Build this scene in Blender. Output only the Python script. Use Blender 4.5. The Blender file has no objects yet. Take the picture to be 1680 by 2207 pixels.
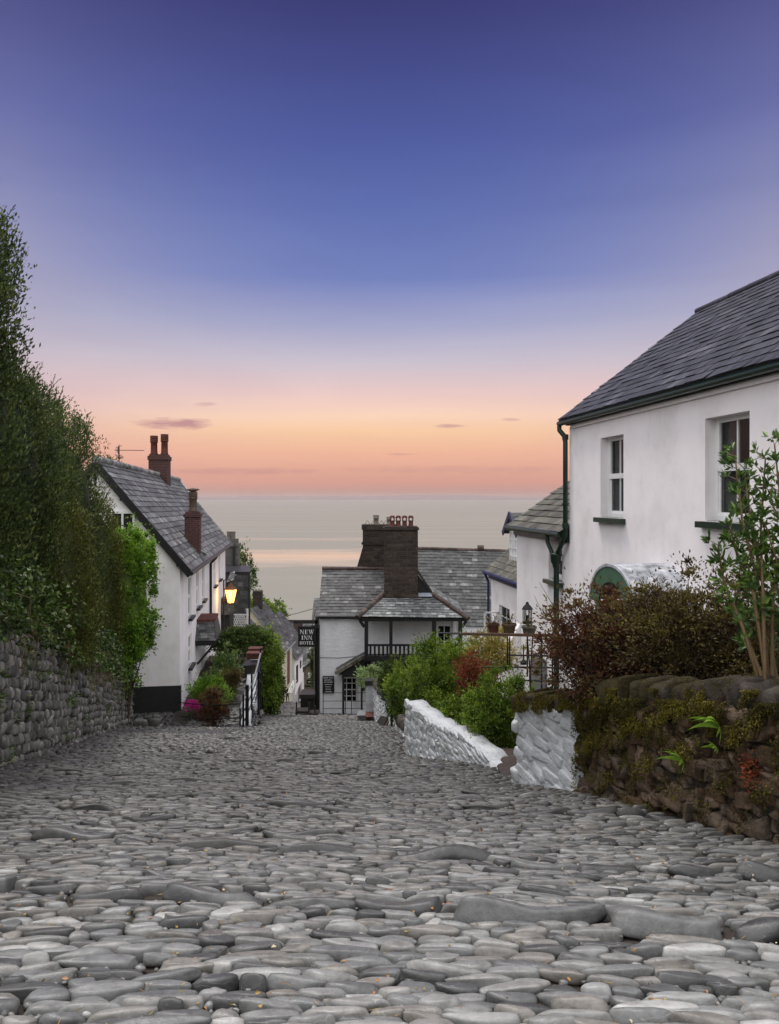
import bpy, math, random
import numpy as np
from mathutils import Matrix, Vector
rng = np.random.default_rng(7)
random.seed(7)
S = bpy.context.scene
COL = S.collection
F = 1660.0; CU = 840.0; HV = 1072.0
H0 = 1.1; SL = 0.25

def W(u, v, y):
    return np.array([(u-CU)/F*y, y, -(v-HV)/F*y])
def road_z(y):
    return -H0 - SL*y
def G(u, v):
    d = H0/((v-HV)/F-SL)
    return np.array([(u-CU)/F*d, d, road_z(d)])

# ------------------------------------------------------------ materials
def nt(name):
    m = bpy.data.materials.new(name); m.use_nodes = True
    t = m.node_tree; b = t.nodes['Principled BSDF']
    return m, t, b
def node(t, kind, **kw):
    n = t.nodes.new(kind)
    for k, v in kw.items():
        if k in n.inputs.keys() if False else False: pass
        setattr(n, k, v)
    return n
def ramp(t, src, stops, interp='LINEAR'):
    r = t.nodes.new('ShaderNodeValToRGB'); r.color_ramp.interpolation = interp
    e = r.color_ramp.elements
    while len(e) > 1: e.remove(e[-1])
    e[0].position = stops[0][0]; e[0].color = (*stops[0][1], 1)
    for p, c in stops[1:]:
        q = e.new(p); q.color = (*c, 1)
    t.links.new(src, r.inputs[0])
    return r.outputs[0]
def noise(t, scale, detail=4, rough=.55, vec=None, dist=0):
    n = t.nodes.new('ShaderNodeTexNoise')
    n.inputs['Scale'].default_value = scale; n.inputs['Detail'].default_value = detail
    n.inputs['Roughness'].default_value = rough; n.inputs['Distortion'].default_value = dist
    if vec is not None: t.links.new(vec, n.inputs['Vector'])
    return n.outputs['Fac']
def objco(t, sc=None):
    c = t.nodes.new('ShaderNodeTexCoord'); o = c.outputs['Object']
    if sc:
        mp = t.nodes.new('ShaderNodeMapping'); mp.inputs['Scale'].default_value = sc
        t.links.new(o, mp.inputs[0]); o = mp.outputs[0]
    return o
def mixc(t, f, a, b, mode='MIX'):
    n = t.nodes.new('ShaderNodeMix'); n.data_type = 'RGBA'; n.blend_type = mode
    for s, i in ((f, 0), (a, 6), (b, 7)):
        if isinstance(s, (int, float)): n.inputs[i].default_value = s
        elif isinstance(s, tuple): n.inputs[i].default_value = (*s, 1)
        else: t.links.new(s, n.inputs[i])
    return n.outputs[2]
def mth(t, op, a, b=None, clamp=False):
    n = t.nodes.new('ShaderNodeMath'); n.operation = op; n.use_clamp = clamp
    for i, s in enumerate((a, b)):
        if s is None: continue
        if isinstance(s, (int, float)): n.inputs[i].default_value = s
        else: t.links.new(s, n.inputs[i])
    return n.outputs[0]
def attr(t):
    a = t.nodes.new('ShaderNodeAttribute'); a.attribute_name = 'rnd'; return a.outputs['Fac']
def bump(t, b, h, strength=.4, dist=.02):
    n = t.nodes.new('ShaderNodeBump'); n.inputs['Strength'].default_value = strength
    n.inputs['Distance'].default_value = dist
    t.links.new(h, n.inputs['Height']); t.links.new(n.outputs[0], b.inputs['Normal'])
    return n
def M_plain(name, c, rough=.6, metal=0, c2=None, nscale=6, bstr=.15, bscale=30, bdist=.01):
    m, t, b = nt(name); o = objco(t)
    c2 = c2 or tuple(x*.75 for x in c)
    f = noise(t, nscale, 5, .6, o)
    t.links.new(ramp(t, f, [(.3, c2), (.7, c)]), b.inputs['Base Color'])
    b.inputs['Roughness'].default_value = rough; b.inputs['Metallic'].default_value = metal
    bump(t, b, noise(t, bscale, 4, .6, o), bstr, bdist)
    return m
def M_rnd(name, stops, rough=.6, nscale=5, namt=.35, bstr=.4, bscale=25, bdist=.01, spec=.5, co=None):
    m, t, b = nt(name); o = objco(t, co)
    base = ramp(t, attr(t), stops)
    f = noise(t, nscale, 6, .65, o)
    k = ramp(t, f, [(.3, (1-namt,)*3), (.7, (1+namt,)*3)])
    t.links.new(mixc(t, 1.0, base, k, 'MULTIPLY'), b.inputs['Base Color'])
    b.inputs['Roughness'].default_value = rough
    b.inputs['Specular IOR Level'].default_value = spec
    bump(t, b, noise(t, bscale, 6, .6, o), bstr, bdist)
    return m
def M_leaf(name, stops, rough=.55, trans=.25, spec=.35):
    m, t, b = nt(name)
    c = ramp(t, attr(t), stops); o = objco(t)
    k = ramp(t, noise(t, 1.6, 3, .5, o), [(.3, (.7, .7, .7)), (.7, (1.25, 1.25, 1.2))])
    c = mixc(t, 1.0, c, k, 'MULTIPLY')
    t.links.new(c, b.inputs['Base Color']); b.inputs['Roughness'].default_value = rough
    b.inputs['Specular IOR Level'].default_value = spec
    tr = t.nodes.new('ShaderNodeBsdfTranslucent'); t.links.new(c, tr.inputs[0])
    mx = t.nodes.new('ShaderNodeMixShader'); mx.inputs[0].default_value = trans
    t.links.new(b.outputs[0], mx.inputs[1]); t.links.new(tr.outputs[0], mx.inputs[2])
    t.links.new(mx.outputs[0], t.nodes['Material Output'].inputs[0])
    return m
def M_masonry(name, c1, c2, mortar, sx, sz, rough=.85, ms=.02, bd=.02, off=.5):
    # brickwork mapped on vertical faces by (x+y, z)
    m, t, b = nt(name); o = objco(t)
    s = t.nodes.new('ShaderNodeSeparateXYZ'); t.links.new(o, s.inputs[0])
    cb = t.nodes.new('ShaderNodeCombineXYZ')
    nz = noise(t, 3, 3, .5, o)
    t.links.new(mth(t, 'ADD', mth(t, 'ADD', s.outputs[0], s.outputs[1]), mth(t, 'MULTIPLY', nz, sx*.35)), cb.inputs[0])
    t.links.new(mth(t, 'ADD', s.outputs[2], mth(t, 'MULTIPLY', nz, sz*.6)), cb.inputs[1])
    br = t.nodes.new('ShaderNodeTexBrick'); t.links.new(cb.outputs[0], br.inputs['Vector'])
    br.inputs['Scale'].default_value = 1; br.inputs['Brick Width'].default_value = sx; br.inputs['Row Height'].default_value = sz
    br.inputs['Mortar Size'].default_value = ms; br.inputs['Mortar Smooth'].default_value = .3
    br.inputs['Color1'].default_value = (*c1, 1); br.inputs['Color2'].default_value = (*c2, 1); br.inputs['Mortar'].default_value = (*mortar, 1)
    k = ramp(t, noise(t, 9, 6, .7, o), [(.3, (.55,)*3), (.7, (1.3,)*3)])
    t.links.new(mixc(t, 1.0, br.outputs[0], k, 'MULTIPLY'), b.inputs['Base Color'])
    b.inputs['Roughness'].default_value = rough
    h = mth(t, 'ADD', mth(t, 'MULTIPLY', br.outputs[1], -1.0), mth(t, 'MULTIPLY', noise(t, 14, 5, .6, o), .8))
    bump(t, b, h, .7, bd)
    return m
def M_white(name, c=(.8, .8, .8), bscale=2.2, bd=.02, bstr=.5, fine=40, dirt=.12, stretch=(1, 1, 1)):
    m, t, b = nt(name); o = objco(t, stretch); o2 = objco(t)
    f = noise(t, 1.1, 6, .62, o2)
    d = tuple(x*(1-dirt*2.2) for x in c); d = (d[0], d[1]*.995, d[2]*.97)
    c1 = ramp(t, f, [(.28, d), (.5, tuple(x*.95 for x in c)), (.7, c)])
    # rain streaks: long vertical stains
    st = noise(t, 1.0, 6, .7, objco(t, (3.2, 3.2, .6)))
    c1 = mixc(t, 1.0, c1, ramp(t, st, [(.25, (1-dirt*.8,)*3), (.5, (1, 1, 1))]), 'MULTIPLY')
    t.links.new(c1, b.inputs['Base Color']); b.inputs['Roughness'].default_value = .8
    h = mth(t, 'ADD', noise(t, bscale, 4, .55, o), mth(t, 'MULTIPLY', noise(t, fine, 3, .6, o2), .12))
    bump(t, b, h, bstr, bd)
    return m
def M_glass(name):
    m, t, b = nt(name)
    b.inputs['Base Color'].default_value = (.02, .022, .025, 1); b.inputs['Roughness'].default_value = .06
    tr = t.nodes.new('ShaderNodeBsdfTransparent'); tr.inputs[0].default_value = (.8, .82, .82, 1)
    mx = t.nodes.new('ShaderNodeMixShader'); mx.inputs[0].default_value = .3
    t.links.new(tr.outputs[0], mx.inputs[1]); t.links.new(b.outputs[0], mx.inputs[2])
    t.links.new(mx.outputs[0], t.nodes['Material Output'].inputs[0])
    return m
def M_emit(name, c, s):
    m, t, b = nt(name)
    b.inputs['Base Color'].default_value = (*c, 1)
    b.inputs['Emission Color'].default_value = (*c, 1); b.inputs['Emission Strength'].default_value = s
    return m

def M_cobble():
    m, t, b = nt('cobblestone'); o = objco(t)
    base = ramp(t, attr(t), [(0, (.06, .061, .06)), (.22, (.135, .139, .136)), (.45, (.20, .202, .194)), (.62, (.185, .17, .148)), (.75, (.265, .27, .262)), (.9, (.15, .138, .12)), (1, (.38, .378, .36))])
    k = ramp(t, noise(t, 9, 7, .68, o), [(.28, (.42, .41, .40)), (.48, (.95, .95, .95)), (.74, (1.45, 1.46, 1.48))])
    c = mixc(t, 1.0, base, k, 'MULTIPLY')
    # thin quartz veins
    vn = noise(t, 3.0, 2, .4, objco(t, (1, 2.2, 3)), 1.2)
    vv = mth(t, 'ABSOLUTE', mth(t, 'SUBTRACT', vn, .5))
    vm = ramp(t, vv, [(0, (.35,)*3), (.0035, (0, 0, 0))])
    c = mixc(t, vm, c, (.5, .48, .45))
    # earth caught low and in patches, greenish by moss
    mo = ramp(t, noise(t, .7, 5, .6, o), [(.55, (0, 0, 0)), (.75, (.45,)*3)])
    c = mixc(t, mo, c, (.085, .07, .052))
    # stones blend toward a dark grey-brown farther down the lane
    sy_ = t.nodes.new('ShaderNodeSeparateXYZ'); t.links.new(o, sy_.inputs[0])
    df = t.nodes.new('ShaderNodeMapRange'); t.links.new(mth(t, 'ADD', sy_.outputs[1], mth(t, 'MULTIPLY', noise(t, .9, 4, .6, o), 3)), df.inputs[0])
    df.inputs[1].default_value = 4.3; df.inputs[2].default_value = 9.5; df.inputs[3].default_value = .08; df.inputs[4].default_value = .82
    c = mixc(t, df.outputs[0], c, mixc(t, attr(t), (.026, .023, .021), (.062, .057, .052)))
    t.links.new(c, b.inputs['Base Color'])
    r = ramp(t, noise(t, 14, 5, .6, o), [(.3, (.32,)*3), (.7, (.55,)*3)])
    t.links.new(r, b.inputs['Roughness']); b.inputs['Specular IOR Level'].default_value = .5
    h = mth(t, 'ADD', noise(t, 18, 6, .6, o), mth(t, 'MULTIPLY', noise(t, 70, 4, .7, o), .35))
    bump(t, b, h, .7, .007)
    return m

def M_moss(name='mossy_stone', zlo=.35, amount=1.0, stops=None):
    m, t, b = nt(name); o = objco(t)
    stops = stops or [(0, (.055, .037, .024)), (.35, (.115, .078, .05)), (.6, (.17, .12, .08)), (.8, (.15, .125, .10)), (1, (.24, .175, .125))]
    base = ramp(t, attr(t), stops)
    k = ramp(t, noise(t, 8, 7, .7, o), [(.3, (.45, .43, .42)), (.7, (1.45, 1.4, 1.35))])
    c = mixc(t, 1.0, base, k, 'MULTIPLY')
    s = t.nodes.new('ShaderNodeSeparateXYZ'); t.links.new(o, s.inputs[0])
    # height over sloping wall foot: z + SL*y (object coordinates = world here)
    hgt = mth(t, 'ADD', s.outputs[2], mth(t, 'ADD', mth(t, 'MULTIPLY', s.outputs[1], SL), H0))
    far = mth(t, 'MULTIPLY', mth(t, 'SUBTRACT', s.outputs[1], 5.4), .16)
    f = mth(t, 'ADD', mth(t, 'MULTIPLY', hgt, .42), far)
    f = mth(t, 'ADD', f, mth(t, 'MULTIPLY', mth(t, 'SUBTRACT', noise(t, 2.6, 6, .75, objco(t, (1, 1, .6))), .5), 1.7))
    mk = ramp(t, f, [(.50, (0, 0, 0)), (.68, (amount,)*3)])
    mosscol = ramp(t, noise(t, 22, 5, .7, o), [(.3, (.022, .019, .004)), (.55, (.075, .062, .008)), (.75, (.17, .14, .018))])
    c = mixc(t, mk, c, mosscol)
    t.links.new(c, b.inputs['Base Color']); b.inputs['Roughness'].default_value = .92
    b.inputs['Specular IOR Level'].default_value = .15
    h = mth(t, 'ADD', noise(t, 16, 9, .78, objco(t, (1, 1, 1.8)), .6), mth(t, 'MULTIPLY', mth(t, 'MULTIPLY', noise(t, 60, 4, .8, o), mk), 1.2))
    bump(t, b, h, 1.0, .05)
    return m

MAT = {}
def mats():
    m = MAT
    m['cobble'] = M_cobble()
    m['dirt'] = M_plain('earth', (.045, .032, .024), .95, c2=(.016, .012, .009), nscale=7, bstr=.9, bscale=25, bdist=.02)
    m['ground'] = M_plain('soil_and_turf', (.06, .07, .03), .95, c2=(.03, .028, .015), nscale=.6, bstr=.6, bscale=4, bdist=.1)
    m['render'] = M_white('white_render', (.90, .865, .87), 1.7, .03, .4, dirt=.10)
    m['render2'] = M_white('white_render_rough', (.82, .83, .84), 4.5, .035, .7, 30, .1, (1, 1, 2.2))
    m['paintstone'] = None
    m['black'] = M_plain('black_paint', (.012, .012, .013), .45, c2=(.006, .006, .007))
    m['plinth'] = M_plain('black_plinth_paint', (.016, .016, .017), .7, bscale=8, bdist=.02, bstr=.5)
    m['green'] = M_plain('dark_green_paint', (.006, .032, .018), .35, c2=(.003, .014, .009))
    m['greenp'] = M_plain('green_panel_paint', (.05, .13, .075), .5, c2=(.035, .095, .055))
    m['blue'] = M_plain('blue_paint', (.010, .016, .075), .5)
    m['whitep'] = M_plain('white_gloss_paint', (.8, .8, .8), .35, c2=(.7, .7, .69), bstr=.05)
    m['cream'] = M_plain('cream_render', (.62, .58, .42), .8, c2=(.5, .46, .34))
    m['stonefront'] = M_masonry('grey_brown_stone', (.22, .19, .15), (.15, .13, .11), (.2, .18, .15), .5, .22)
    m['redpaint'] = M_plain('maroon_paint', (.12, .02, .025), .5)
    m['glass'] = M_glass('window_glass')
    m['inside'] = M_plain('dark_room', (.012, .011, .010), .9)
    m['curtain'] = M_plain('net_curtain', (.6, .59, .57), .9, c2=(.3, .3, .3), nscale=5)
    dk = [(0, (.020, .021, .032)), (.3, (.030, .031, .045)), (.6, (.038, .039, .055)), (.85, (.05, .051, .068)), (1, (.075, .076, .095))]
    m['slate_new'] = M_rnd('dark_blue_slate', dk, .72, 9, .5, .8, 30, .008, .3)
    gs = [(0, (0.019, 0.019, 0.018)), (.25, (0.036, 0.036, 0.036)), (.5, (0.050, 0.051, 0.050)), (.75, (0.068, 0.069, 0.068)), (.92, (0.101, 0.101, 0.098)), (1, (0.166, 0.166, 0.157))]
    m['slate_mid'] = M_rnd('grey_slate', [(0, (.045, .046, .047)), (.3, (.085, .086, .087)), (.6, (.12, .122, .122)), (.85, (.17, .172, .17)), (1, (.26, .262, .26))], .65, 7, .5, .7, 30, .007, .4)
    m['slate_pale'] = M_rnd('pale_weathered_slate', [(0, (0.053, 0.056, 0.058)), (.4, (0.098, 0.105, 0.105)), (.75, (0.150, 0.158, 0.156)), (1, (0.255, 0.262, 0.255))], .6, 7, .5, .6, 30, .006)
    m['slate_old'] = M_rnd('weathered_slate', gs, .62, 7, .55, .6, 30, .006)
    g3 = [(0, (.045, .043, .033)), (.5, (.08, .076, .058)), (1, (.135, .13, .10))]
    m['slate_lichen'] = M_rnd('lichened_slate', g3, .7, 6, .5, .6, 30, .006)
    m['ridge_red'] = M_rnd('red_brown_ridge_tile', [(0, (.03, .02, .017)), (.5, (.055, .032, .026)), (1, (.09, .065, .055))], .8, 10, .5)
    m['ridge_grey'] = M_rnd('mortared_ridge', [(0, (.09, .09, .09)), (1, (.3, .3, .3))], .8, 10, .5)
    m['lead'] = M_plain('lead_sheet', (.26, .29, .34), .45, c2=(.15, .17, .2), nscale=5, bscale=12)
    m['lead_white'] = M_plain('peeling_white_lead', (.6, .62, .66), .6, c2=(.09, .10, .11), nscale=7, bscale=12)
    m['brick'] = M_masonry('red_brick', (.075, .018, .014), (.045, .013, .011), (.10, .08, .07), .22, .075, .85, .01, .012)
    m['dkstone'] = M_masonry('dark_rubble_stone', (.06, .042, .030), (.018, .013, .010), (.045, .032, .024), .33, .17, .9, .02, .07)
    m['pot'] = M_plain('terracotta', (.13, .03, .018), .8, c2=(.035, .013, .01), nscale=9)
    m['potbuff'] = M_plain('sooty_clay', (.13, .085, .055), .8, c2=(.035, .025, .02), nscale=9)
    m['potgrey'] = M_plain('grey_clay', (.2, .18, .15), .8, c2=(.1, .09, .075), nscale=9)
    m['timber'] = M_plain('weathered_wood', (.11, .065, .035), .8, c2=(.05, .03, .018), nscale=12)
    m['darkwood'] = M_plain('dark_stained_wood', (.022, .015, .012), .6, c2=(.012, .01, .009), nscale=12)
    m['iron'] = M_plain('black_iron', (.014, .014, .015), .4, metal=.3)
    m['greybox'] = M_plain('grey_stone_trough', (.2, .21, .22), .7)
    m['text'] = M_plain('white_lettering', (.8, .8, .78), .5, c2=(.72, .72, .7), bstr=0)
    m['bark'] = M_plain('bark', (.07, .045, .03), .9, c2=(.03, .02, .015), nscale=12, bstr=.8, bscale=30)
    m['stem'] = M_plain('pale_stem', (.2, .13, .06), .7, c2=(.12, .08, .04), nscale=10)
    m['yew'] = M_leaf('yew_needles', [(0, (.014, .028, .010)), (.4, (.05, .08, .020)), (.75, (.11, .15, .03)), (1, (.19, .22, .05))])
    m['yew_olive'] = M_leaf('olive_needles', [(0, (.04, .05, .010)), (.5, (.11, .125, .02)), (1, (.22, .23, .045))])
    m['ivy'] = M_leaf('ivy_leaves', [(0, (.025, .045, .012)), (.5, (.07, .125, .02)), (.85, (.14, .21, .04)), (1, (.32, .36, .18))], .35, .2, .5)
    m['bright'] = M_leaf('bright_green_leaves', [(0, (.05, .115, .012)), (.5, (.13, .26, .022)), (1, (.27, .43, .05))], .5, .35)
    m['mid'] = M_leaf('mid_green_leaves', [(0, (.03, .062, .009)), (.5, (.11, .185, .016)), (1, (.27, .36, .045))], .5, .3)
    m['deep'] = M_leaf('deep_green_leaves', [(0, (.015, .03, .008)), (.5, (.045, .075, .014)), (1, (.10, .14, .03))], .5, .2)
    m['maple'] = M_leaf('red_maple_leaves', [(0, (.08, .02, .012)), (.5, (.22, .04, .022)), (.8, (.30, .08, .03)), (1, (.16, .14, .03))], .5, .35)
    m['yellow'] = M_leaf('yellow_leaves', [(0, (.16, .14, .03)), (.5, (.33, .29, .06)), (1, (.5, .38, .12))], .5, .35)
    m['varieg'] = M_leaf('variegated_leaves', [(0, (.1, .17, .05)), (.5, (.3, .4, .16)), (1, (.5, .58, .32))], .5, .3)
    m['brown'] = M_leaf('red_brown_leaves', [(0, (.035, .014, .010)), (.4, (.085, .032, .018)), (.7, (.15, .06, .03)), (.88, (.10, .09, .025)), (1, (.18, .15, .04))], .6, .2)
    m['olivebush'] = M_leaf('olive_brown_leaves', [(0, (.03, .02, .010)), (.4, (.07, .045, .018)), (.7, (.11, .085, .022)), (1, (.18, .15, .035))], .6, .2)
    m['tall'] = M_leaf('fresh_lanceolate_leaves', [(0, (.022, .05, .010)), (.5, (.06, .12, .018)), (1, (.16, .27, .04))], .4, .3, .5)
    m['pink'] = M_leaf('pink_petals', [(0, (.45, .01, .2)), (1, (.75, .03, .42))], .6, .3)
    m['litter'] = M_leaf('dry_leaf_litter', [(0, (.22, .12, .04)), (.5, (.4, .3, .1)), (.8, (.5, .2, .06)), (1, (.6, .55, .4))], .7, .1)
    ls = [(0, (.05, .05, .045)), (.3, (.09, .088, .08)), (.6, (.13, .125, .115)), (.85, (.18, .172, .155)), (1, (.24, .23, .2))]
    m['wallstone'] = M_rnd('grey_wall_stone', ls, .7, 7, .5, .7, 22, .012)
    m['mortar'] = M_plain('earthy_mortar', (.045, .036, .026), .95, c2=(.018, .014, .01), bstr=.9, bdist=.02)
    m['moss'] = M_moss()
    m['coping'] = M_moss('mossy_coping', amount=.6, stops=[(0, (.05, .043, .037)), (.5, (.085, .075, .066)), (1, (.13, .12, .105))])
    m['whitestone'] = M_white('whitewashed_stone', (.50, .52, .535), 13, .04, .65, 60, .2)
mats()

# ------------------------------------------------------------ mesh builder
class MB:
    def __init__(s): s.V = []; s.Fc = []; s.n = 0
    def add(s, v, f, mat=0, rnd=None):
        v = np.asarray(v, float).reshape(-1, 3); f = np.asarray(f, np.int64)
        if f.ndim == 1: f = f.reshape(1, -1)
        if rnd is None: rnd = random.random()
        r = np.broadcast_to(np.asarray(rnd, float), (len(f),)).copy()
        s.V.append(v); s.Fc.append((f+s.n, mat, r)); s.n += len(v)
    def box(s, a, b, mat=0, rnd=None):
        x0, y0, z0 = np.minimum(a, b); x1, y1, z1 = np.maximum(a, b)
        v = [(x0, y0, z0), (x1, y0, z0), (x1, y1, z0), (x0, y1, z0), (x0, y0, z1), (x1, y0, z1), (x1, y1, z1), (x0, y1, z1)]
        s.add(v, [(0, 3, 2, 1), (4, 5, 6, 7), (0, 1, 5, 4), (1, 2, 6, 5), (2, 3, 7, 6), (3, 0, 4, 7)], mat, rnd)
    def hexa(s, v8, mat=0, rnd=None):
        s.add(v8, [(0, 3, 2, 1), (4, 5, 6, 7), (0, 1, 5, 4), (1, 2, 6, 5), (2, 3, 7, 6), (3, 0, 4, 7)], mat, rnd)
    def poly(s, pts, mat=0, rnd=None): s.add(pts, [list(range(len(pts)))], mat, rnd)
    def prism(s, pts, ext, mat=0):        # planar polygon extruded along ext
        p = np.asarray(pts, float); q = p+np.asarray(ext, float); n = len(p)
        s.add(p, [list(range(n))[::-1]], mat); s.add(q, [list(range(n))], mat)
        v = np.vstack([p, q]); s.add(v, [(i, (i+1) % n, (i+1) % n+n, i+n) for i in range(n)], mat)
    def bar(s, p, q, w, h, mat=0, rnd=None):   # rectangular bar between two points
        p = np.asarray(p, float); q = np.asarray(q, float); d = q-p; d /= np.linalg.norm(d)
        up = np.array([0, 0, 1.]) if abs(d[2]) < .95 else np.array([0, 1., 0])
        a = np.cross(d, up); a /= np.linalg.norm(a); c = np.cross(a, d)
        a = a*w/2; c = c*h/2
        s.hexa([p-a-c, p+a-c, q+a-c, q-a-c, p-a+c, p+a+c, q+a+c, q-a+c], mat, rnd)
    def tube(s, path, r, n=6, mat=0, rnd=None, cap=True):
        P = np.asarray(path, float); m = len(P); r = np.broadcast_to(np.asarray(r, float), (m,))
        T = np.gradient(P, axis=0); T /= np.linalg.norm(T, axis=1)[:, None]+1e-9
        ref = np.array([0, 0, 1.]) if abs(T[0][2]) < .9 else np.array([1., 0, 0])
        V = []; A = np.cross(T[0], ref); A /= np.linalg.norm(A)
        for i in range(m):
            A = A-T[i]*np.dot(A, T[i]); A /= np.linalg.norm(A)+1e-9; B = np.cross(T[i], A)
            for k in range(n):
                t = 2*math.pi*k/n; V.append(P[i]+r[i]*(math.cos(t)*A+math.sin(t)*B))
        f = [(i*n+k, i*n+(k+1) % n, (i+1)*n+(k+1) % n, (i+1)*n+k) for i in range(m-1) for k in range(n)]
        s.add(V, f, mat, rnd)
        if cap:
            s.add(V[:n], [list(range(n))[::-1]], mat, rnd); s.add(V[-n:], [list(range(n))], mat, rnd)
    def lathe(s, c, prof, n=12, mat=0, rnd=None, jit=0):
        V = []
        for r, z in prof:
            for k in range(n):
                t = 2*math.pi*k/n; V.append((c[0]+r*math.cos(t), c[1]+r*math.sin(t), c[2]+z))
        m = len(prof)
        s.add(V, [(i*n+k, i*n+(k+1) % n, (i+1)*n+(k+1) % n, (i+1)*n+k) for i in range(m-1) for k in range(n)], mat, rnd)
        s.add(V[-n:], [list(range(n))], mat, rnd); s.add(V[:n], [list(range(n))[::-1]], mat, rnd)
    def build(s, name, mat, parent=None, smooth=False, world=False):
        if not isinstance(mat, (list, tuple)): mat = [mat]
        V = np.vstack(s.V)
        if world and parent is not None:
            rp = parent
            while rp.name not in ROOTM: rp = rp.parent
            inv = np.array(ROOTM[rp.name].inverted()); V = V@inv[:3, :3].T+inv[:3, 3]
        me = bpy.data.meshes.new(name)
        tot = sum(f.shape[0]*f.shape[1] for f, _, _ in s.Fc); nf = sum(len(f) for f, _, _ in s.Fc)
        me.vertices.add(len(V)); me.vertices.foreach_set('co', V.astype(np.float32).ravel())
        me.loops.add(tot); me.polygons.add(nf)
        me.loops.foreach_set('vertex_index', np.concatenate([f.ravel() for f, _, _ in s.Fc]).astype(np.int32))
        cnt = np.concatenate([np.full(len(f), f.shape[1]) for f, _, _ in s.Fc]); st = np.concatenate([[0], np.cumsum(cnt)[:-1]])
        me.polygons.foreach_set('loop_start', st.astype(np.int32))
        me.polygons.foreach_set('material_index', np.concatenate([np.full(len(f), k) for f, k, _ in s.Fc]).astype(np.int32))
        me.polygons.foreach_set('use_smooth', np.full(nf, smooth))
        for x in mat: me.materials.append(x)
        a = me.attributes.new('rnd', 'FLOAT', 'FACE'); a.data.foreach_set('value', np.concatenate([r for _, _, r in s.Fc]).astype(np.float32))
        me.update(calc_edges=True)
        o = bpy.data.objects.new(name, me); COL.objects.link(o)
        if parent is not None: o.parent = parent
        return o

ROOTM = {}
def thing(name, label, cat, loc=(0, 0, 0), ang=0, group=None):
    o = bpy.data.objects.new(name, None); COL.objects.link(o)
    o.empty_display_size = .2
    o.location = tuple(float(x) for x in loc); o.rotation_euler = (0, 0, ang)
    o['label'] = label; o['category'] = cat
    if group: o['group'] = group
    ROOTM[o.name] = Matrix.Translation(o.location) @ Matrix.Rotation(ang, 4, 'Z')
    return o
def tag(o, label, cat, group=None):
    o['label'] = label; o['category'] = cat
    if group: o['group'] = group
    return o
def struct(o, kind='structure', label=None, cat=None):
    o['kind'] = kind
    if label: o['label'] = label
    if cat: o['category'] = cat
    return o

# ------------------------------------------------------------ pebble templates
def template(nu, nv, e1, e2, seed, amp=.12, worn=False):
    r = np.random.default_rng(seed)
    th = np.linspace(-math.pi/2, math.pi/2, nv+1); ph = np.arange(nu)*2*math.pi/nu
    T, Pp = np.meshgrid(th, ph, indexing='ij')
    f = lambda c, e: np.sign(c)*np.abs(c)**e
    x = f(np.cos(T), e1)*f(np.cos(Pp), e2); y = f(np.cos(T), e1)*f(np.sin(Pp), e2); z = f(np.sin(T), e1)
    V = np.stack([x, y, z], -1).reshape(-1, 3)
    d = np.zeros(len(V))
    for _ in range(5):
        k = r.normal(0, 1.6, 3); d += np.sin(V@k+r.uniform(0, 6.28))
    V = V*(1+amp*d[:, None]/2.2)
    # egg-like asymmetry and a bend
    V[:, 1] *= 1+.22*r.uniform(-1, 1)*V[:, 0]
    V[:, 2] *= 1+.28*r.uniform(-1, 1)*V[:, 0]
    V[:, 1] += .25*r.uniform(-1, 1)*V[:, 0]**2
    if worn:      # tops trodden flat, a few chipped planes
        for _ in range(3):
            dd = r.normal(size=3); dd[2] = abs(dd[2])*.6; dd /= np.linalg.norm(dd); hh = V@dd; mk = hh > .78; V[mk] -= (hh[mk]-.78)[:, None]*dd*.75
        zt = V[:, 2]; lv = r.uniform(.42, .62); V[:, 2] = np.where(zt > lv, lv+(zt-lv)*.38, zt)
        k3 = r.normal(0, 7, (3, 3)); V += .016*np.sin(V@k3)
    F_ = [(i*nu+k, i*nu+(k+1) % nu, (i+1)*nu+(k+1) % nu, (i+1)*nu+k) for i in range(nv) for k in range(nu)]
    return V, np.array(F_)
def set_of(n, nu, nv, e1, e2, seed, amp=.12, worn=False): return [template(nu, nv, e1, e2, seed+i, amp, worn) for i in range(n)]
T_NEAR = set_of(40, 26, 14, .72, 1.05, 100, .13, True)
T_MID = set_of(20, 16, 8, .75, 1.08, 200, .12, True)
T_FAR = set_of(10, 10, 5, .8, 1.1, 300, .1)
T_WALL = set_of(16, 14, 10, .6, .62, 400, .10)
T_WALLF = set_of(10, 10, 6, .6, .65, 500, .10)
T_BLOCK = set_of(16, 20, 12, .38, .42, 600, .09)
T_FLAT = set_of(16, 20, 12, .30, .34, 650, .10)

T_RUB = []
for _i in range(18):
    _V, _F = template(30, 20, .34, .38, 700+_i, .12); _r = np.random.default_rng(900+_i)
    for _k in range(4):
        _d = _r.normal(size=3); _d /= np.linalg.norm(_d); _h = _V@_d; _m = _h > .62; _V[_m] -= (_h[_m]-.62)[:, None]*_d*.85
    _V += .035*np.sin(_V@_r.normal(0, 6, (3, 3))) + .022*np.sin(_V@_r.normal(0, 15, (3, 3)))
    T_RUB.append((_V, _F))

def place(mb, tmpl, c, R, sc, mat=0, rnd=None):
    V, Fc = tmpl[random.randrange(len(tmpl))]
    mb.add((V*sc)@R.T+c, Fc, mat, random.random() if rnd is None else rnd)
def frame3(a, b, c):   # columns
    return np.stack([a, b, c], 1)
def unit(v): v = np.asarray(v, float); return v/np.linalg.norm(v)

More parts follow.
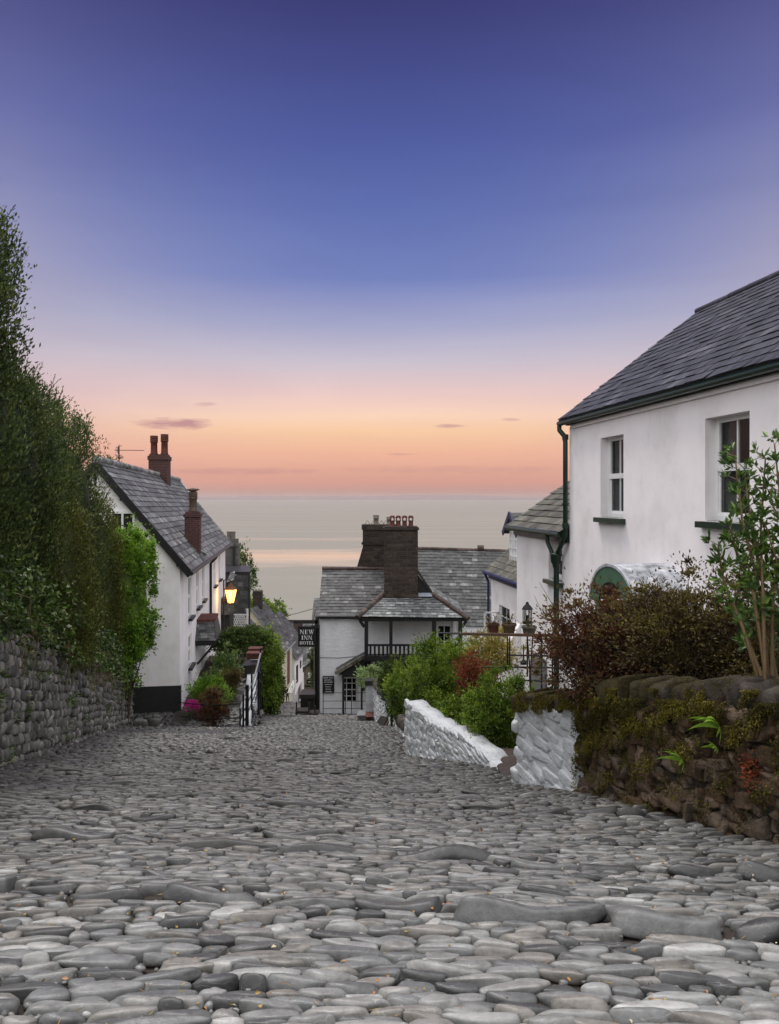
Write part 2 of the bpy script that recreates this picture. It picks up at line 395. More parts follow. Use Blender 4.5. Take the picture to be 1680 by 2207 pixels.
# ------------------------------------------------------------ reusable surfaces
def slates(mb, bl, br, tr, tl, ch=.2, sw=.25, mat=0, thick=.012, lift=.018, deck=1, jit=.12, tone=None):
    bl, br, tr, tl = (np.asarray(p, float) for p in (bl, br, tr, tl))
    n = unit(np.cross(br-bl, tl-bl))
    if n[2] < 0 or (abs(n[2]) < .05 and n[1] > 0): n = -n
    nl = np.linalg.norm((tl+tr-bl-br)/2); nc = max(2, int(round(nl/ch)))
    hx = unit(br-bl)
    for i in range(nc):
        t0 = i/nc; t1 = min(1, (i+1.25)/nc)
        L0 = bl+(tl-bl)*t0; R0 = br+(tr-br)*t0; L1 = bl+(tl-bl)*t1; R1 = br+(tr-br)*t1
        w0 = np.dot(R0-L0, hx); a = np.dot(L0-bl, hx)
        s_up = unit((L1-L0)-hx*np.dot(L1-L0, hx))*np.linalg.norm((L1-L0)-hx*np.dot(L1-L0, hx))
        x = -random.random()*sw
        cb = .5+.12*math.sin(i*1.7)+random.uniform(-.06, .06)
        while x < w0:
            w = sw*random.uniform(.65, 1.35); xa = max(0, x); xb = min(w0, x+w-.006)
            x += w
            if xb-xa < .02: continue
            # clip top against tapered sides
            l1 = np.dot(L1-L0, hx); r1 = np.dot(R1-L0, hx)
            ta = max(xa, l1); tb = min(xb, r1)
            if tb < ta: ta = tb = (ta+tb)/2 if r1 > l1 else l1
            dz = random.uniform(-.5, .8)*lift*.5; sk = random.uniform(-.008, .008)
            b0 = L0+hx*xa-s_up*random.uniform(0, .05); b1 = L0+hx*xb-s_up*random.uniform(0, .05)
            p0 = b0+n*(lift+dz); p1 = b1+n*(lift+dz+sk)
            p2 = L0+hx*tb+s_up+n*.003; p3 = L0+hx*ta+s_up+n*.003
            q = [p0, p1, p2, p3]
            r_ = min(1, max(0, random.gauss(cb, .24)))
            mb.add(q+[a_-n*thick for a_ in q[:2]], [(0, 1, 2, 3), (0, 4, 5, 1)], mat, r_)
    if deck is not None:
        o = n*.02; q = [bl, br, tr, tl]
        mb.hexa([p-n*.05 for p in q]+[p-n*.004 for p in q], deck)
def ridge(mb, p, q, r=.09, seg=.42, mat=0):
    p = np.asarray(p, float); q = np.asarray(q, float); L = np.linalg.norm(q-p); n = max(1, int(L/seg))
    for i in range(n):
        a = p+(q-p)*(i/n); b = p+(q-p)*((i+.97)/n); j = random.uniform(-.008, .008)
        mb.tube([a+(0, 0, j), b+(0, 0, j)], [r*1.06, r], 10, mat, random.random())
def wall_open(mb, L, z0, z1, ops, rev=.17, mat=0, x0=0, y=0):
    # front wall in the local x-z plane at y, openings (xa,xb,za,zb); reveals run into +y
    xs = sorted(set([x0, L]+[o[0] for o in ops]+[o[1] for o in ops])); zs = sorted(set([z0, z1]+[o[2] for o in ops]+[o[3] for o in ops]))
    for i in range(len(xs)-1):
        for k in range(len(zs)-1):
            cx = (xs[i]+xs[i+1])/2; cz = (zs[k]+zs[k+1])/2
            if any(o[0] < cx < o[1] and o[2] < cz < o[3] for o in ops): continue
            mb.poly([(xs[i], y, zs[k]), (xs[i+1], y, zs[k]), (xs[i+1], y, zs[k+1]), (xs[i], y, zs[k+1])], mat)
    for xa, xb, za, zb in ops:
        mb.poly([(xa, y, za), (xa, y, zb), (xa, y+rev, zb), (xa, y+rev, za)], mat)
        mb.poly([(xb, y, zb), (xb, y, za), (xb, y+rev, za), (xb, y+rev, zb)], mat)
        mb.poly([(xa, y, zb), (xb, y, zb), (xb, y+rev, zb), (xa, y+rev, zb)], mat)
        mb.poly([(xa, y, za), (xa, y+rev, za), (xb, y+rev, za), (xb, y, za)], mat)
def window(root, xa, xb, za, zb, yd, cols=2, rows=2, sash=True, framemat='whitep', sill=None, sillout=.09, curtain=False, fw=.05, world=False, y=0):
    # window in local x-z plane at depth y+yd; looks towards -y
    m = MB(); y0 = y+yd-.045; y1 = y+yd
    m.box((xa, y0, za), (xa+fw, y1, zb)); m.box((xb-fw, y0, za), (xb, y1, zb))
    m.box((xa+fw, y0, zb-fw), (xb-fw, y1, zb)); m.box((xa+fw, y0-.01, za), (xb-fw, y1, za+fw*1.2))
    zm = (za+zb)/2
    if sash:
        m.box((xa+fw, y0-.012, zm-.022), (xb-fw, y1-.004, zm+.022))
        s_ = .035
        for lo, hi, dy in ((za+fw*1.2, zm-.022, .012), (zm+.022, zb-fw, -.004)):
            m.box((xa+fw, y0+dy, lo), (xa+fw+s_, y1+dy-.003, hi)); m.box((xb-fw-s_, y0+dy, lo), (xb-fw, y1+dy-.003, hi))
            m.box((xa+fw+s_, y0+dy, lo), (xb-fw-s_, y1+dy-.003, lo+s_))
    for i in range(1, cols):
        x = xa+(xb-xa)*i/cols; m.box((x-.012, y0+.006, za+fw*1.2), (x+.012, y1-.006, zb-fw))
    for k in range(1, rows):
        z = za+(zb-za)*k/rows
        if sash and abs(z-zm) < .01: continue
        m.box((xa+fw, y0+.008, z-.012), (xb-fw, y1-.008, z+.012))
    w = m.build('window', MAT[framemat], root)
    g = MB(); g.box((xa+fw*.5, y0+.02, za+fw*.5), (xb-fw*.5, y0+.026, zb-fw*.5)); g.build('pane', MAT['glass'], w)
    r = MB(); yb = y1+.35; e = .15
    r.poly([(xa-e, yb, za-e), (xb+e, yb, za-e), (xb+e, yb, zb+e), (xa-e, yb, zb+e)])
    r.poly([(xa-e, yb, za-e), (xa-e, yb, zb+e), (xa-e, y1+.02, zb+e), (xa-e, y1+.02, za-e)])
    r.poly([(xb+e, yb, za-e), (xb+e, yb, zb+e), (xb+e, y1+.02, zb+e), (xb+e, y1+.02, za-e)])
    r.poly([(xa-e, yb, zb+e), (xb+e, yb, zb+e), (xb+e, y1+.02, zb+e), (xa-e, y1+.02, zb+e)])
    r.build('dark_room', MAT['inside'], w)
    if curtain:
        c = MB(); n = 26
        for a, b in ((xa+.01, xa+(xb-xa)*.36), (xb-(xb-xa)*.34, xb-.01)):
            P = [(a+(b-a)*i/n, y1+.06+.018*math.sin(i*1.9)+.006*math.sin(i*4.1)) for i in range(n+1)]
            for i in range(n): c.poly([(*P[i], za), (*P[i+1], za), (*P[i+1], zb), (*P[i], zb)])
        c.build('curtain', MAT['curtain'], w, smooth=True)
    if sill:
        s_ = MB(); s_.box((xa-.07, y-sillout, za-.075), (xb+.07, y+.02, za-.004)); s_.box((xa-.005, y+.02, za-.05), (xb+.005, y+yd-.05, za+.004))
        s_.build('sill', MAT[sill], w)
    return w
def chimney_pot(mb, c, r, h, mat=0, hooded=False, rings=3):
    p = [(r*.98, 0), (r*1.0, .02), (r*.84, h*.12), (r*.8, h*.62)]
    for i in range(rings):
        z = h*(.64+.1*i); p += [(r*.92, z), (r*1.0, z+h*.02), (r*1.0, z+h*.06), (r*.88, z+h*.08)]
    p += [(r*.98, h*.96), (r*.98, h), (r*.7, h), (r*.68, h*.9)]
    mb.lathe(c, p, 12, mat)

# ------------------------------------------------------------ foliage
def leafq(mb, P, D, L, Wd, mat=0, rnd=None, fold=.25):
    n = len(P); D = D/(np.linalg.norm(D, axis=1)[:, None]+1e-9)
    R = rng.normal(size=(n, 3)); Sd = np.cross(D, R); Sd /= np.linalg.norm(Sd, axis=1)[:, None]+1e-9
    N = np.cross(D, Sd)
    L = np.broadcast_to(L, (n,))[:, None]*rng.uniform(.6, 1.25, (n, 1)); Wd = np.broadcast_to(Wd, (n,))[:, None]*rng.uniform(.7, 1.2, (n, 1))
    a = P; b = P+D*L*.45+Sd*Wd*.5+N*Wd*fold; c = P+D*L-N*Wd*fold*.4; d = P+D*L*.45-Sd*Wd*.5+N*Wd*fold
    V = np.stack([a, b, c, d], 1).reshape(-1, 3)
    Fc = np.arange(n*4).reshape(n, 4)
    mb.add(V, Fc, mat, rng.uniform(0, 1, n) if rnd is None else rnd)
def sph(n):
    v = rng.normal(size=(n, 3)); return v/np.linalg.norm(v, axis=1)[:, None]
def blob(mb, c, r, n, L, Wd, mat=0, clumps=60, spread=.2, up=.3, shell=.75, pw=1.0, rough=.18, box=None):
    c = np.asarray(c, float); r = np.asarray(r, float)
    d = sph(clumps); k = rng.uniform(shell, 1.0, clumps)*(1+rng.normal(0, rough, clumps))
    inn = rng.random(clumps) < .3; k[inn] = rng.uniform(.1, shell, inn.sum())
    if box: d = np.sign(d)*np.abs(d)**box
    C = d*k[:, None]
    # flatten sphere to egg so the foot is not a ball
    idx = rng.integers(0, clumps, n); o = sph(n)*np.abs(rng.normal(0, 1, n))[:, None]
    sp = spread*rng.uniform(.6, 1.4, clumps)[idx][:, None]
    P = C[idx]+o*sp
    D = C[idx]*.6+o*.8+np.array([0, 0, up])+rng.normal(0, .35, (n, 3))
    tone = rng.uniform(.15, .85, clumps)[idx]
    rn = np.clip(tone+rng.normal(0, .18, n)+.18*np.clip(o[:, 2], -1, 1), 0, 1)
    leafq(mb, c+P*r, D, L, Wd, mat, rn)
    return c+C*r
def branches(mb, base, tips, r0=.03, mat=0, n=5):
    base = np.asarray(base, float)
    for tp in tips:
        tp = np.asarray(tp); b = base+rng.normal(0, .04, 3)*(1, 1, 0)
        mid = (b+tp)/2+rng.normal(0, .08, 3)*np.linalg.norm(tp-b)*.5
        t = np.linspace(0, 1, n)[:, None]
        P = (1-t)**2*b+2*t*(1-t)*mid+t*t*tp
        mb.tube(P, np.linspace(r0, r0*.15, n), 5, mat, cap=False)
def lumpy(mb, c, r, mat=0, nu=28, nv=18, amp=.1, rnd=.3):
    V, Fc = template(nu, nv, .8, .9, int(rng.integers(1e6)), amp)
    mb.add(V*np.asarray(r)+np.asarray(c), Fc, mat, rnd)
# ============================================================ camera, world, light
cd = bpy.data.cameras.new('camera'); cam = bpy.data.objects.new('camera', cd); COL.objects.link(cam)
cd.sensor_fit = 'VERTICAL'; cd.sensor_height = 24; cd.lens = 24*F/2207.0
cd.shift_y = -31.5/2207.0; cd.clip_end = 100000; cd.clip_start = .05
cam.rotation_euler = (math.radians(90), 0, 0); S.camera = cam
S.view_settings.view_transform = 'Standard'; S.view_settings.look = 'None'; S.view_settings.exposure = 0.0; S.view_settings.gamma = 1

def lin(c): return tuple((x/255/12.92 if x/255 <= .04045 else ((x/255+.055)/1.055)**2.4) for x in c)
wd = bpy.data.worlds.new('World'); S.world = wd; wd.use_nodes = True
t = wd.node_tree; bg = t.nodes['Background']
tc = t.nodes.new('ShaderNodeTexCoord'); sp = t.nodes.new('ShaderNodeSeparateXYZ'); t.links.new(tc.outputs['Generated'], sp.inputs[0])
def sinv(v):
    a = (HV-v)/F; return a/math.sqrt(1+a*a)
cen = [(1072, (180, 146, 138)), (1040, (216, 158, 142)), (975, (241, 184, 155)), (930, (250, 205, 165)), (895, (249, 211, 187)), (850, (236, 203, 198)), (780, (203, 194, 207)), (700, (166, 169, 203)), (600, (118, 133, 191)), (450, (96, 112, 176)), (300, (80, 93, 160)), (0, (60, 62, 118))]
edg = [(1072, (180, 150, 145)), (1040, (222, 165, 150)), (970, (228, 176, 163)), (905, (227, 192, 186)), (850, (214, 190, 195)), (780, (196, 185, 198)), (700, (176, 173, 196)), (600, (158, 157, 190)), (450, (130, 135, 180)), (300, (104, 110, 166)), (0, (70, 71, 124))]
r1 = ramp(t, sp.outputs[2], [(sinv(v), lin(c)) for v, c in cen])
r2 = ramp(t, sp.outputs[2], [(sinv(v), lin(c)) for v, c in edg])
xx = mth(t, 'DIVIDE', sp.outputs[0], mth(t, 'MAXIMUM', sp.outputs[1], .05))
fe = mth(t, 'MULTIPLY', mth(t, 'MULTIPLY', xx, xx), 4.2, True)
sky = mixc(t, fe, r1, r2)
# thin evening clouds low over the sea
def wisp(u, v, wu, wv, amt):
    dx = mth(t, 'DIVIDE', mth(t, 'SUBTRACT', xx, (u-CU)/F), wu/F)
    zz = mth(t, 'DIVIDE', sp.outputs[2], mth(t, 'MAXIMUM', sp.outputs[1], .05))
    dz = mth(t, 'DIVIDE', mth(t, 'SUBTRACT', zz, (HV-v)/F), wv/F)
    d = mth(t, 'ADD', mth(t, 'MULTIPLY', dx, dx), mth(t, 'MULTIPLY', dz, dz))
    mp = t.nodes.new('ShaderNodeMapping'); mp.inputs['Scale'].default_value = (30, 30, 190); t.links.new(tc.outputs['Generated'], mp.inputs[0])
    nz = noise(t, 1.0, 5, .6, mp.outputs[0])
    d = mth(t, 'ADD', d, mth(t, 'MULTIPLY', mth(t, 'SUBTRACT', nz, .5), 2.6))
    return mth(t, 'MULTIPLY', mth(t, 'SUBTRACT', 1.0, d, True), amt, True)
for a in ((375, 914, 95, 14, .75), (438, 871, 28, 6, .3), (970, 918, 34, 5, .5), (1102, 904, 22, 4, .35), (862, 979, 40, 3, .3), (520, 1016, 190, 9, .3), (980, 1012, 300, 10, .18)):
    sky = mixc(t, wisp(*a), sky, lin((176, 122, 138)))
def mrange(s, a, b):
    n = t.nodes.new('ShaderNodeMapRange'); n.interpolation_type = 'SMOOTHSTEP'; t.links.new(s, n.inputs[0])
    n.inputs[1].default_value = a; n.inputs[2].default_value = b; return n.outputs[0]
mph = t.nodes.new('ShaderNodeMapping'); mph.inputs['Scale'].default_value = (2.2, 2.2, 16); t.links.new(tc.outputs['Generated'], mph.inputs[0])
veil = ramp(t, noise(t, 1.0, 6, .62, mph.outputs[0], .6), [(.3, (.955, .945, .965)), (.7, (1.035, 1.04, 1.03))])
sky = mixc(t, 1.0, sky, veil, 'MULTIPLY')
back = mrange(sp.outputs[1], .66, .1)
K = 1.42
lum = ramp(t, sp.outputs[2], [(0, (.56*K, .53*K, .53*K)), (.35, (1.02*K, .99*K, 1.01*K)), (1, (1.45*K, 1.46*K, 1.52*K))])
sky = mixc(t, back, sky, lum)
t.links.new(sky, bg.inputs[0]); bg.inputs[1].default_value = 1.0
sd = bpy.data.lights.new('sun', 'SUN'); sun = bpy.data.objects.new('sun', sd); COL.objects.link(sun)
sd.energy = 2.0; sd.angle = math.radians(14); sd.color = (1, .93, .88)
el, az = math.radians(66), math.radians(-140)      # from behind the camera, a little left
dirv = Vector((math.sin(az)*math.cos(el), -math.cos(az)*math.cos(el), math.sin(el)))
sun.rotation_euler = dirv.to_track_quat('Z', 'Y').to_euler(); sun.location = (0, -10, 20)

# ============================================================ ground, sea, far coast
m, t, b = nt('sea_water')
o = objco(t, (.004, .02, 1)); o2 = objco(t, (.0006, .006, 1))
b.inputs['Base Color'].default_value = (.20, .185, .145, 1); b.inputs['Specular IOR Level'].default_value = .22
b.inputs['IOR'].default_value = 1.33
ss_ = t.nodes.new('ShaderNodeSeparateXYZ'); oc_ = objco(t); t.links.new(oc_, ss_.inputs[0])
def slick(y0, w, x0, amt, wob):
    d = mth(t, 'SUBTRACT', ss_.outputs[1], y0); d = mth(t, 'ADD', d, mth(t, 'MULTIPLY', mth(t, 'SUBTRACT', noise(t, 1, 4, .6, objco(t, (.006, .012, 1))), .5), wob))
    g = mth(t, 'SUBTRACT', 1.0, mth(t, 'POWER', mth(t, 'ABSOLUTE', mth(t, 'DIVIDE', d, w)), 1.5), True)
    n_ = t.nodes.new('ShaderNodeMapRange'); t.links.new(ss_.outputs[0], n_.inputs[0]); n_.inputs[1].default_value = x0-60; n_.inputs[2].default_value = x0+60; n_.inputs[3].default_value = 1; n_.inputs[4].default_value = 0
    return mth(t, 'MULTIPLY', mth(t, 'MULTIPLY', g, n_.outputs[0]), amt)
calm_sheen = mth(t, 'MAXIMUM', slick(1300, 190, 30, .75, 300), slick(1850, 70, 80, .2, 200))
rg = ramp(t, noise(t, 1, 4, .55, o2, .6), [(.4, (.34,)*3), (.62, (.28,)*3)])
t.links.new(mth(t, 'SUBTRACT', rg, mth(t, 'MULTIPLY', calm_sheen, .24)), b.inputs['Roughness'])
t.links.new(mixc(t, calm_sheen, (.20, .20, .16), (.40, .32, .24)), b.inputs['Base Color'])  # warm sky sheen of the smooth bands is painted into the base colour
h = mth(t, 'ADD', noise(t, 1, 6, .65, o), mth(t, 'MULTIPLY', noise(t, 1, 4, .6, objco(t, (.04, .15, 1))), .25))
bn = bump(t, b, h, .055, 5.0)
MAT['sea'] = m
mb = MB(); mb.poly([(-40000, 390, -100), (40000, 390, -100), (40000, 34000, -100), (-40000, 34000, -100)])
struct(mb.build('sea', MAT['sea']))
mb = MB(); n = 160
xs = np.linspace(-24000, 24000, n); hs = 105+38*np.sin(xs/5200+1)+14*np.sin(xs/1300)+6*np.sin(xs/500)
hs *= np.clip((12000-xs)/9000, .25, 1)
P0 = [(x, 30000, -101) for x in xs]; P1 = [(x, 30600, -100+h_*1.25) for x, h_ in zip(xs, hs)]; P2 = [(x, 33000, -101) for x in xs]
mb.add(P0+P1+P2, [(i, i+1, i+1+n, i+n) for i in range(n-1)]+[(i+n, i+1+n, i+1+2*n, i+2*n) for i in range(n-1)])
struct(mb.build('hills', M_plain('distant_coast', (.19, .135, .125), 1.0, c2=(.17, .125, .12), bstr=0), smooth=True))
mz = bpy.data.materials.new('haze'); mz.use_nodes = True; t = mz.node_tree; t.nodes.remove(t.nodes['Principled BSDF'])
pv = t.nodes.new('ShaderNodeVolumePrincipled'); pv.inputs['Color'].default_value = (.95, .88, .86, 1); pv.inputs['Density'].default_value = 1.3e-5; pv.inputs['Anisotropy'].default_value = .2
t.links.new(pv.outputs[0], t.nodes['Material Output'].inputs['Volume'])
mb = MB(); mb.box((-42000, -60, -202), (42000, 35000, 130)); struct(mb.build('haze', mz), 'stuff', 'thin evening haze over the sea toward the horizon', 'haze')
# turf and soil under everything, down to the shore
mb = MB(); ys = np.concatenate([np.linspace(-12, 40, 40), np.linspace(45, 395, 60)]); xs = np.linspace(-260, 260, 60)
X, Y = np.meshgrid(xs, ys); Z = road_z(Y)-.16-.0*X+np.where(Y > 80, 1, 0)*0
Z = Z+.4*np.sin(X*.31+Y*.2)*np.clip((np.abs(X)-14)/10, 0, 1)
nx = len(xs); V = np.stack([X, Y, Z], -1).reshape(-1, 3)
mb.add(V, [(j*nx+i, j*nx+i+1, (j+1)*nx+i+1, (j+1)*nx+i) for j in range(len(ys)-1) for i in range(nx-1)])
struct(mb.build('ground', MAT['ground'], smooth=True))

# ============================================================ the cobbled road
def xl(y):
    return np.interp(y, [-4, 4, 23.4, 23.6, 24.0, 30, 40, 60, 90], [-2.6, -3.95, -7.9, -7.0, -4.1, -5.15, -6.9, -9.9, -13.5])
def xr(y):
    return np.interp(y, [-4, 2, 5.2, 7.7, 8.7, 9.9, 12.6, 16.7, 21, 26.2, 33, 34, 60, 90], [5.3, 3.6, 2.66, 1.95, 1.55, 1.5, .32, .36, .16, -.48, -.5, -3.1, -5.6, -9.0])
def zroad(x, y):
    # long worn terraces and a shallow hollow along the middle
    u_ = (x-(xl(y)+xr(y))/2)
    return road_z(y)+.012*np.abs(u_)+.02*np.sin(y*1.9+.5*np.sin(x*.8))
mb = MB()
ys = np.concatenate([np.linspace(-4, 8, 121), np.linspace(8.2, 34, 110), np.linspace(35, 90, 40)]); k = 60; V = []
for y in ys:
    a, b_ = xl(y)-.3, xr(y)+.3
    for i in range(k): 
        x = a+(b_-a)*i/(k-1); V.append((x, y, zroad(x, y)-.018+random.uniform(-.008, .008)))
mb.add(V, [(j*k+i, j*k+i+1, (j+1)*k+i+1, (j+1)*k+i) for j in range(len(ys)-1) for i in range(k-1)], 1)
# long bars of stone set across the road as risers: (u0, u1, v, thickness factor)
bars = [(340, 566, 1948, 1.2), (160, 318, 1950, .9), (30, 160, 1935, .8), (568, 770, 1962, .6), (775, 965, 1972, 1.3), (990, 1300, 1995, 1.15), (1318, 1560, 2022, 1.2), (1590, 1700, 2040, 1.2), (-40, 22, 1930, 1.2),
        (70, 238, 1813, 1.5), (-60, 60, 1800, 1.2), (250, 332, 1826, 1.1), (375, 595, 1830, .8), (600, 842, 1838, .9), (845, 1068, 1858, 1.3), (1096, 1245, 1884, 1.1), (1440, 1570, 1902, 1.1), (1590, 1720, 1912, 1.7), (1245,1380,1893,.7),
        (-40, 140, 1738, .8), (140, 258, 1753, .9), (268, 375, 1769, 1.1), (395, 570, 1790, .7), (575, 740, 1800, 1.1), (1000, 1100, 1755, .7), (1130, 1230, 1764, .8), (1225, 1330, 1766, 1.1), (1325, 1390, 1770, 1), (1395, 1480, 1778, 1), (1480, 1560, 1790, .8), (1520, 1700, 1852, .9),
        (200, 300, 1697, .8), (322, 420, 1727, .8), (480, 590, 1737, .8), (600, 700, 1745, .7), (500, 620, 1712, .8), (575, 632, 1716, 1), (640, 740, 1694, .9), (850, 945, 1722, .8), (960, 1050, 1735, .8), (1000, 1110, 1724, .9), (1112, 1200, 1726, .8), (700, 850, 1755, .8),
        (120, 215, 1670, .8), (230, 330, 1676, .7), (340, 470, 1684, .7), (480, 560, 1667, .8), (690, 790, 1672, .7), (800, 900, 1680, .7), (900, 1010, 1662, .8), (1020, 1120, 1704, .7),
        (150, 230, 1643, .7), (240, 350, 1650, .7), (360, 470, 1640, .7), (500, 640, 1648, .7), (660, 780, 1640, .6), (250, 360, 1618, .7), (400, 520, 1612, .7), (560, 700, 1622, .7), (720, 840, 1612, .7), (420, 540, 1592, .7), (600, 760, 1590, .7)]
barpos = []
for u0, u1, v, s_ in bars:
    p0 = G(u0, v); p1 = G(u1, v); c = (p0+p1)/2; hl = (p1[0]-p0[0])/2
    yb = c[1]; hh = (.040*s_ if v > 1700 else .038*s_)
    barpos.append((c[0]-hl, c[0]+hl, yb, .05*s_+.03))
    tilt = random.uniform(-.05, .05); sy = random.uniform(.04, .065)*(.7+.4*s_)
    a = unit((math.cos(tilt), math.sin(tilt)*.8, .02*random.uniform(-1, 1))); n_ = unit((0, SL, 1)); c2 = np.cross(n_, a)
    z = zroad(c[0], yb)
    nn = unit(np.array([0, SL+.15, 1]))
    Vt, Ft = T_BLOCK[random.randrange(16)] if random.random() < .2 else T_NEAR[random.randrange(40)]
    V = (Vt*(hl*1.02, sy, hh+.015)); V[:, 2] += .02*np.sin(V[:, 0]*9+random.random()*6)*s_; V[:, 1] += .025*np.sin(V[:, 0]*6+random.random()*6)
    mb.add(V@frame3(a, np.cross(nn, a), nn).T+(c[0], yb, z+hh*.35), Ft, 0, random.choice([.0, .02, .05, .1, .2, .3]))
y = .9
cnt = 0
while y < 78:
    base = .067 if y < 3.6 else (.056 if y < 10 else (.075 if y < 18 else .10)) 
    sp_ = base*random.uniform(.78, 1.3)
    if y > 34: sp_ = .34
    x0_, x1_ = max(xl(y), -.52*y-1.5), min(xr(y), .52*y+1.5)
    ph = random.uniform(0, 6.28); 
    x = x0_-random.random()*.2
    tm = T_NEAR if y < 6 else (T_MID if y < 13 else T_FAR)
    wm = .158 if y < 3.6 else (.135 if y < 14 else (.16 if y < 34 else .3))
    while x < x1_+.05:
        w = wm*math.exp(random.gauss(.0, .34))
        w = min(max(w, .075), .30 if y < 34 else .6); xc = x+w/2; x += w*1.0
        wav = .16*math.sin(xc*1.1+y*.35+1)+.05*math.sin(xc*3.1+y*1.3)
        yy = y+wav+random.gauss(0, sp_*.11)
        if xc < xl(yy)+.02 or xc > xr(yy)-.02 : continue
        hit = False
        for (b0, b1, by, bw) in barpos:
            if abs(yy-by) < bw+sp_*.25 and b0-w*.2 < xc < b1+w*.2: hit = True; break
        if hit: continue
        if random.random() < .02: continue
        ang = .16*math.cos(xc*1.1+y*.35+1)*1.1+random.gauss(0, .085)
        big = 1+(.35 if random.random() < .08 else 0)
        cz = random.uniform(.028, .044)*(1.15 if w > .17 else 1)*big
        if y > 13: cz *= 1.15
        n_ = unit((random.gauss(0, .07), SL+random.gauss(.0, .10), 1))
        a = unit((math.cos(ang), math.sin(ang), -SL*math.sin(ang)+random.gauss(0, .06)))
        bb = unit(np.cross(n_, a)); nn = np.cross(a, bb)
        Vt, Ft = tm[random.randrange(len(tm))]
        rr = random.gauss(.46, .31)
        mb.add((Vt*(w*.545, sp_*random.uniform(.38, .52), cz))@frame3(a, bb, nn).T+(xc, yy, zroad(xc, yy)+random.uniform(-.004, .014)), Ft, 0, min(1, max(0, rr)))
        cnt += 1
    y += sp_
print('cobbles', cnt)
# grit and small shingle wedged in the joints
for _ in range(5200):
    yy = 1.6+random.random()**1.4*7; xx_ = random.uniform(-.52*yy-.2, .52*yy+.2)
    if xx_ < xl(yy) or xx_ > xr(yy): continue
    r_ = random.uniform(.006, .017); Vt, Ft = T_FAR[random.randrange(8)]
    mb.add(Vt*(r_*random.uniform(.8, 1.6), r_, r_*.8)+(xx_, yy, zroad(xx_, yy)-.006+random.uniform(0, .012)), Ft, 0, random.random())
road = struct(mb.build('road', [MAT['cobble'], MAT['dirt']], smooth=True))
# dry leaves and twigs caught between the cobbles
mb = MB(); n = 1500; yy = 1.5+rng.random(n)**1.8*10; xx_ = rng.uniform(-1, 1, n)*np.minimum(.52*yy, 5)
P = np.stack([xx_, yy, zroad(xx_, yy)+.012+rng.random(n)*.02], 1); D = rng.normal(size=(n, 3)); D[:, 2] *= .25
ok = (xx_ > xl(yy)) & (xx_ < xr(yy)); P = P[ok]; D = D[ok]
leafq(mb, P[:900], D[:900], .022, .014); leafq(mb, P[900:], D[900:], .05, .004)
struct(mb.build('fallen_leaves', MAT['litter']), 'stuff', 'scattered dry leaves and straw between the foreground cobblestones', 'leaf litter')
mb = MB(); n = 2600; yy = 2+rng.random(n)*16; side = rng.random(n) < .5
xx_ = np.where(side, xl(yy)+np.abs(rng.normal(0, .06, n)), xr(yy)-np.abs(rng.normal(0, .06, n)))
P = np.stack([xx_, yy, zroad(xx_, yy)+.0], 1); D = rng.normal(size=(n, 3))*.5+(0, 0, 1)
cl = np.sin(yy*3.1)+np.sin(yy*7.7+1) > -.2; leafq(mb, P[cl], D[cl], .05, .01)
struct(mb.build('weeds', MAT['olivebush']), 'stuff', 'sparse small weeds along the feet of the walls', 'weeds')

# ============================================================ stone walls
def rubble_face(mb, A, B, zb, zt, n, course=.2, wr=(.1, .22), tm=None, bulge=.09, mat=0, hj=.12, tilt=0.0, ov=1.08, off=0., jo=.012):
    A = np.asarray(A, float); B = np.asarray(B, float); d = B-A; L = np.linalg.norm(d); d /= L; n3 = np.array([n[0], n[1], 0.])
    d3 = np.array([d[0], d[1], 0.])
    hm = np.mean([zt(t_)-zb(t_) for t_ in (0, .25, .5, .75, 1)]); hmx = max(zt(t_)-zb(t_) for t_ in (0, .5, 1)); nr = max(1, int(round(hmx/course)))
    for r_ in range(nr):
        s = -random.random()*wr[0]*.5; wv = random.uniform(0, 6)
        while s < L:
            w = random.uniform(*wr); sc_ = s+w/2; s += w
            if sc_ > L: break
            t_ = sc_/L; h = (zt(t_)-zb(t_))/nr
            if h < course*.25: continue
            z = zb(t_)+h*(r_+.5)+.12*h*math.sin(sc_*2.1+wv)+random.gauss(0, h*hj*.4)
            sl = ((zt(min(1, t_+.02))+zb(min(1, t_+.02)))-(zt(max(0, t_-.02))+zb(max(0, t_-.02))))/2/(.04*L)
            tl = tilt+random.gauss(0, .12)
            up = unit(np.array([0, 0, 1.])+d3*tl); a = unit(np.cross(n3, up)); up = np.cross(a, n3)
            k_ = random.uniform(.8, 1.15)
            place(mb, tm, A3(A, d, sc_, z)+n3*(off+random.gauss(0, jo)), frame3(a, n3, up), np.array([w/2*ov, bulge*k_, h/2*ov*random.uniform(.88, 1.1)]), mat)
def A3(A, d, s, z): return np.array([A[0]+d[0]*s, A[1]+d[1]*s, z])
def core(mb, A, B, zb, zt, n, th=.4, mat=1, N=24, inset=.03):
    for i in range(N):
        q = []
        for t_ in (i/N, (i+1)/N):
            p = np.asarray(A)+(np.asarray(B)-np.asarray(A))*t_
            q.append((p, zb(t_)-.3, zt(t_)))
        (p, a, b_), (q_, c, d) = q; n2 = np.asarray(n)
        f0 = p-n2*inset; f1 = q_-n2*inset; g0 = p-n2*th; g1 = q_-n2*th
        V = [(*f0, a), (*f1, c), (*g1, c), (*g0, a), (*f0, b_), (*f1, d), (*g1, d), (*g0, b_)]
        fs = [(0, 1, 5, 4), (2, 3, 7, 6), (4, 5, 6, 7)]
        if i == 0: fs.append((3, 0, 4, 7))
        if i == N-1: fs.append((1, 2, 6, 5))
        mb.add(V, fs, mat)
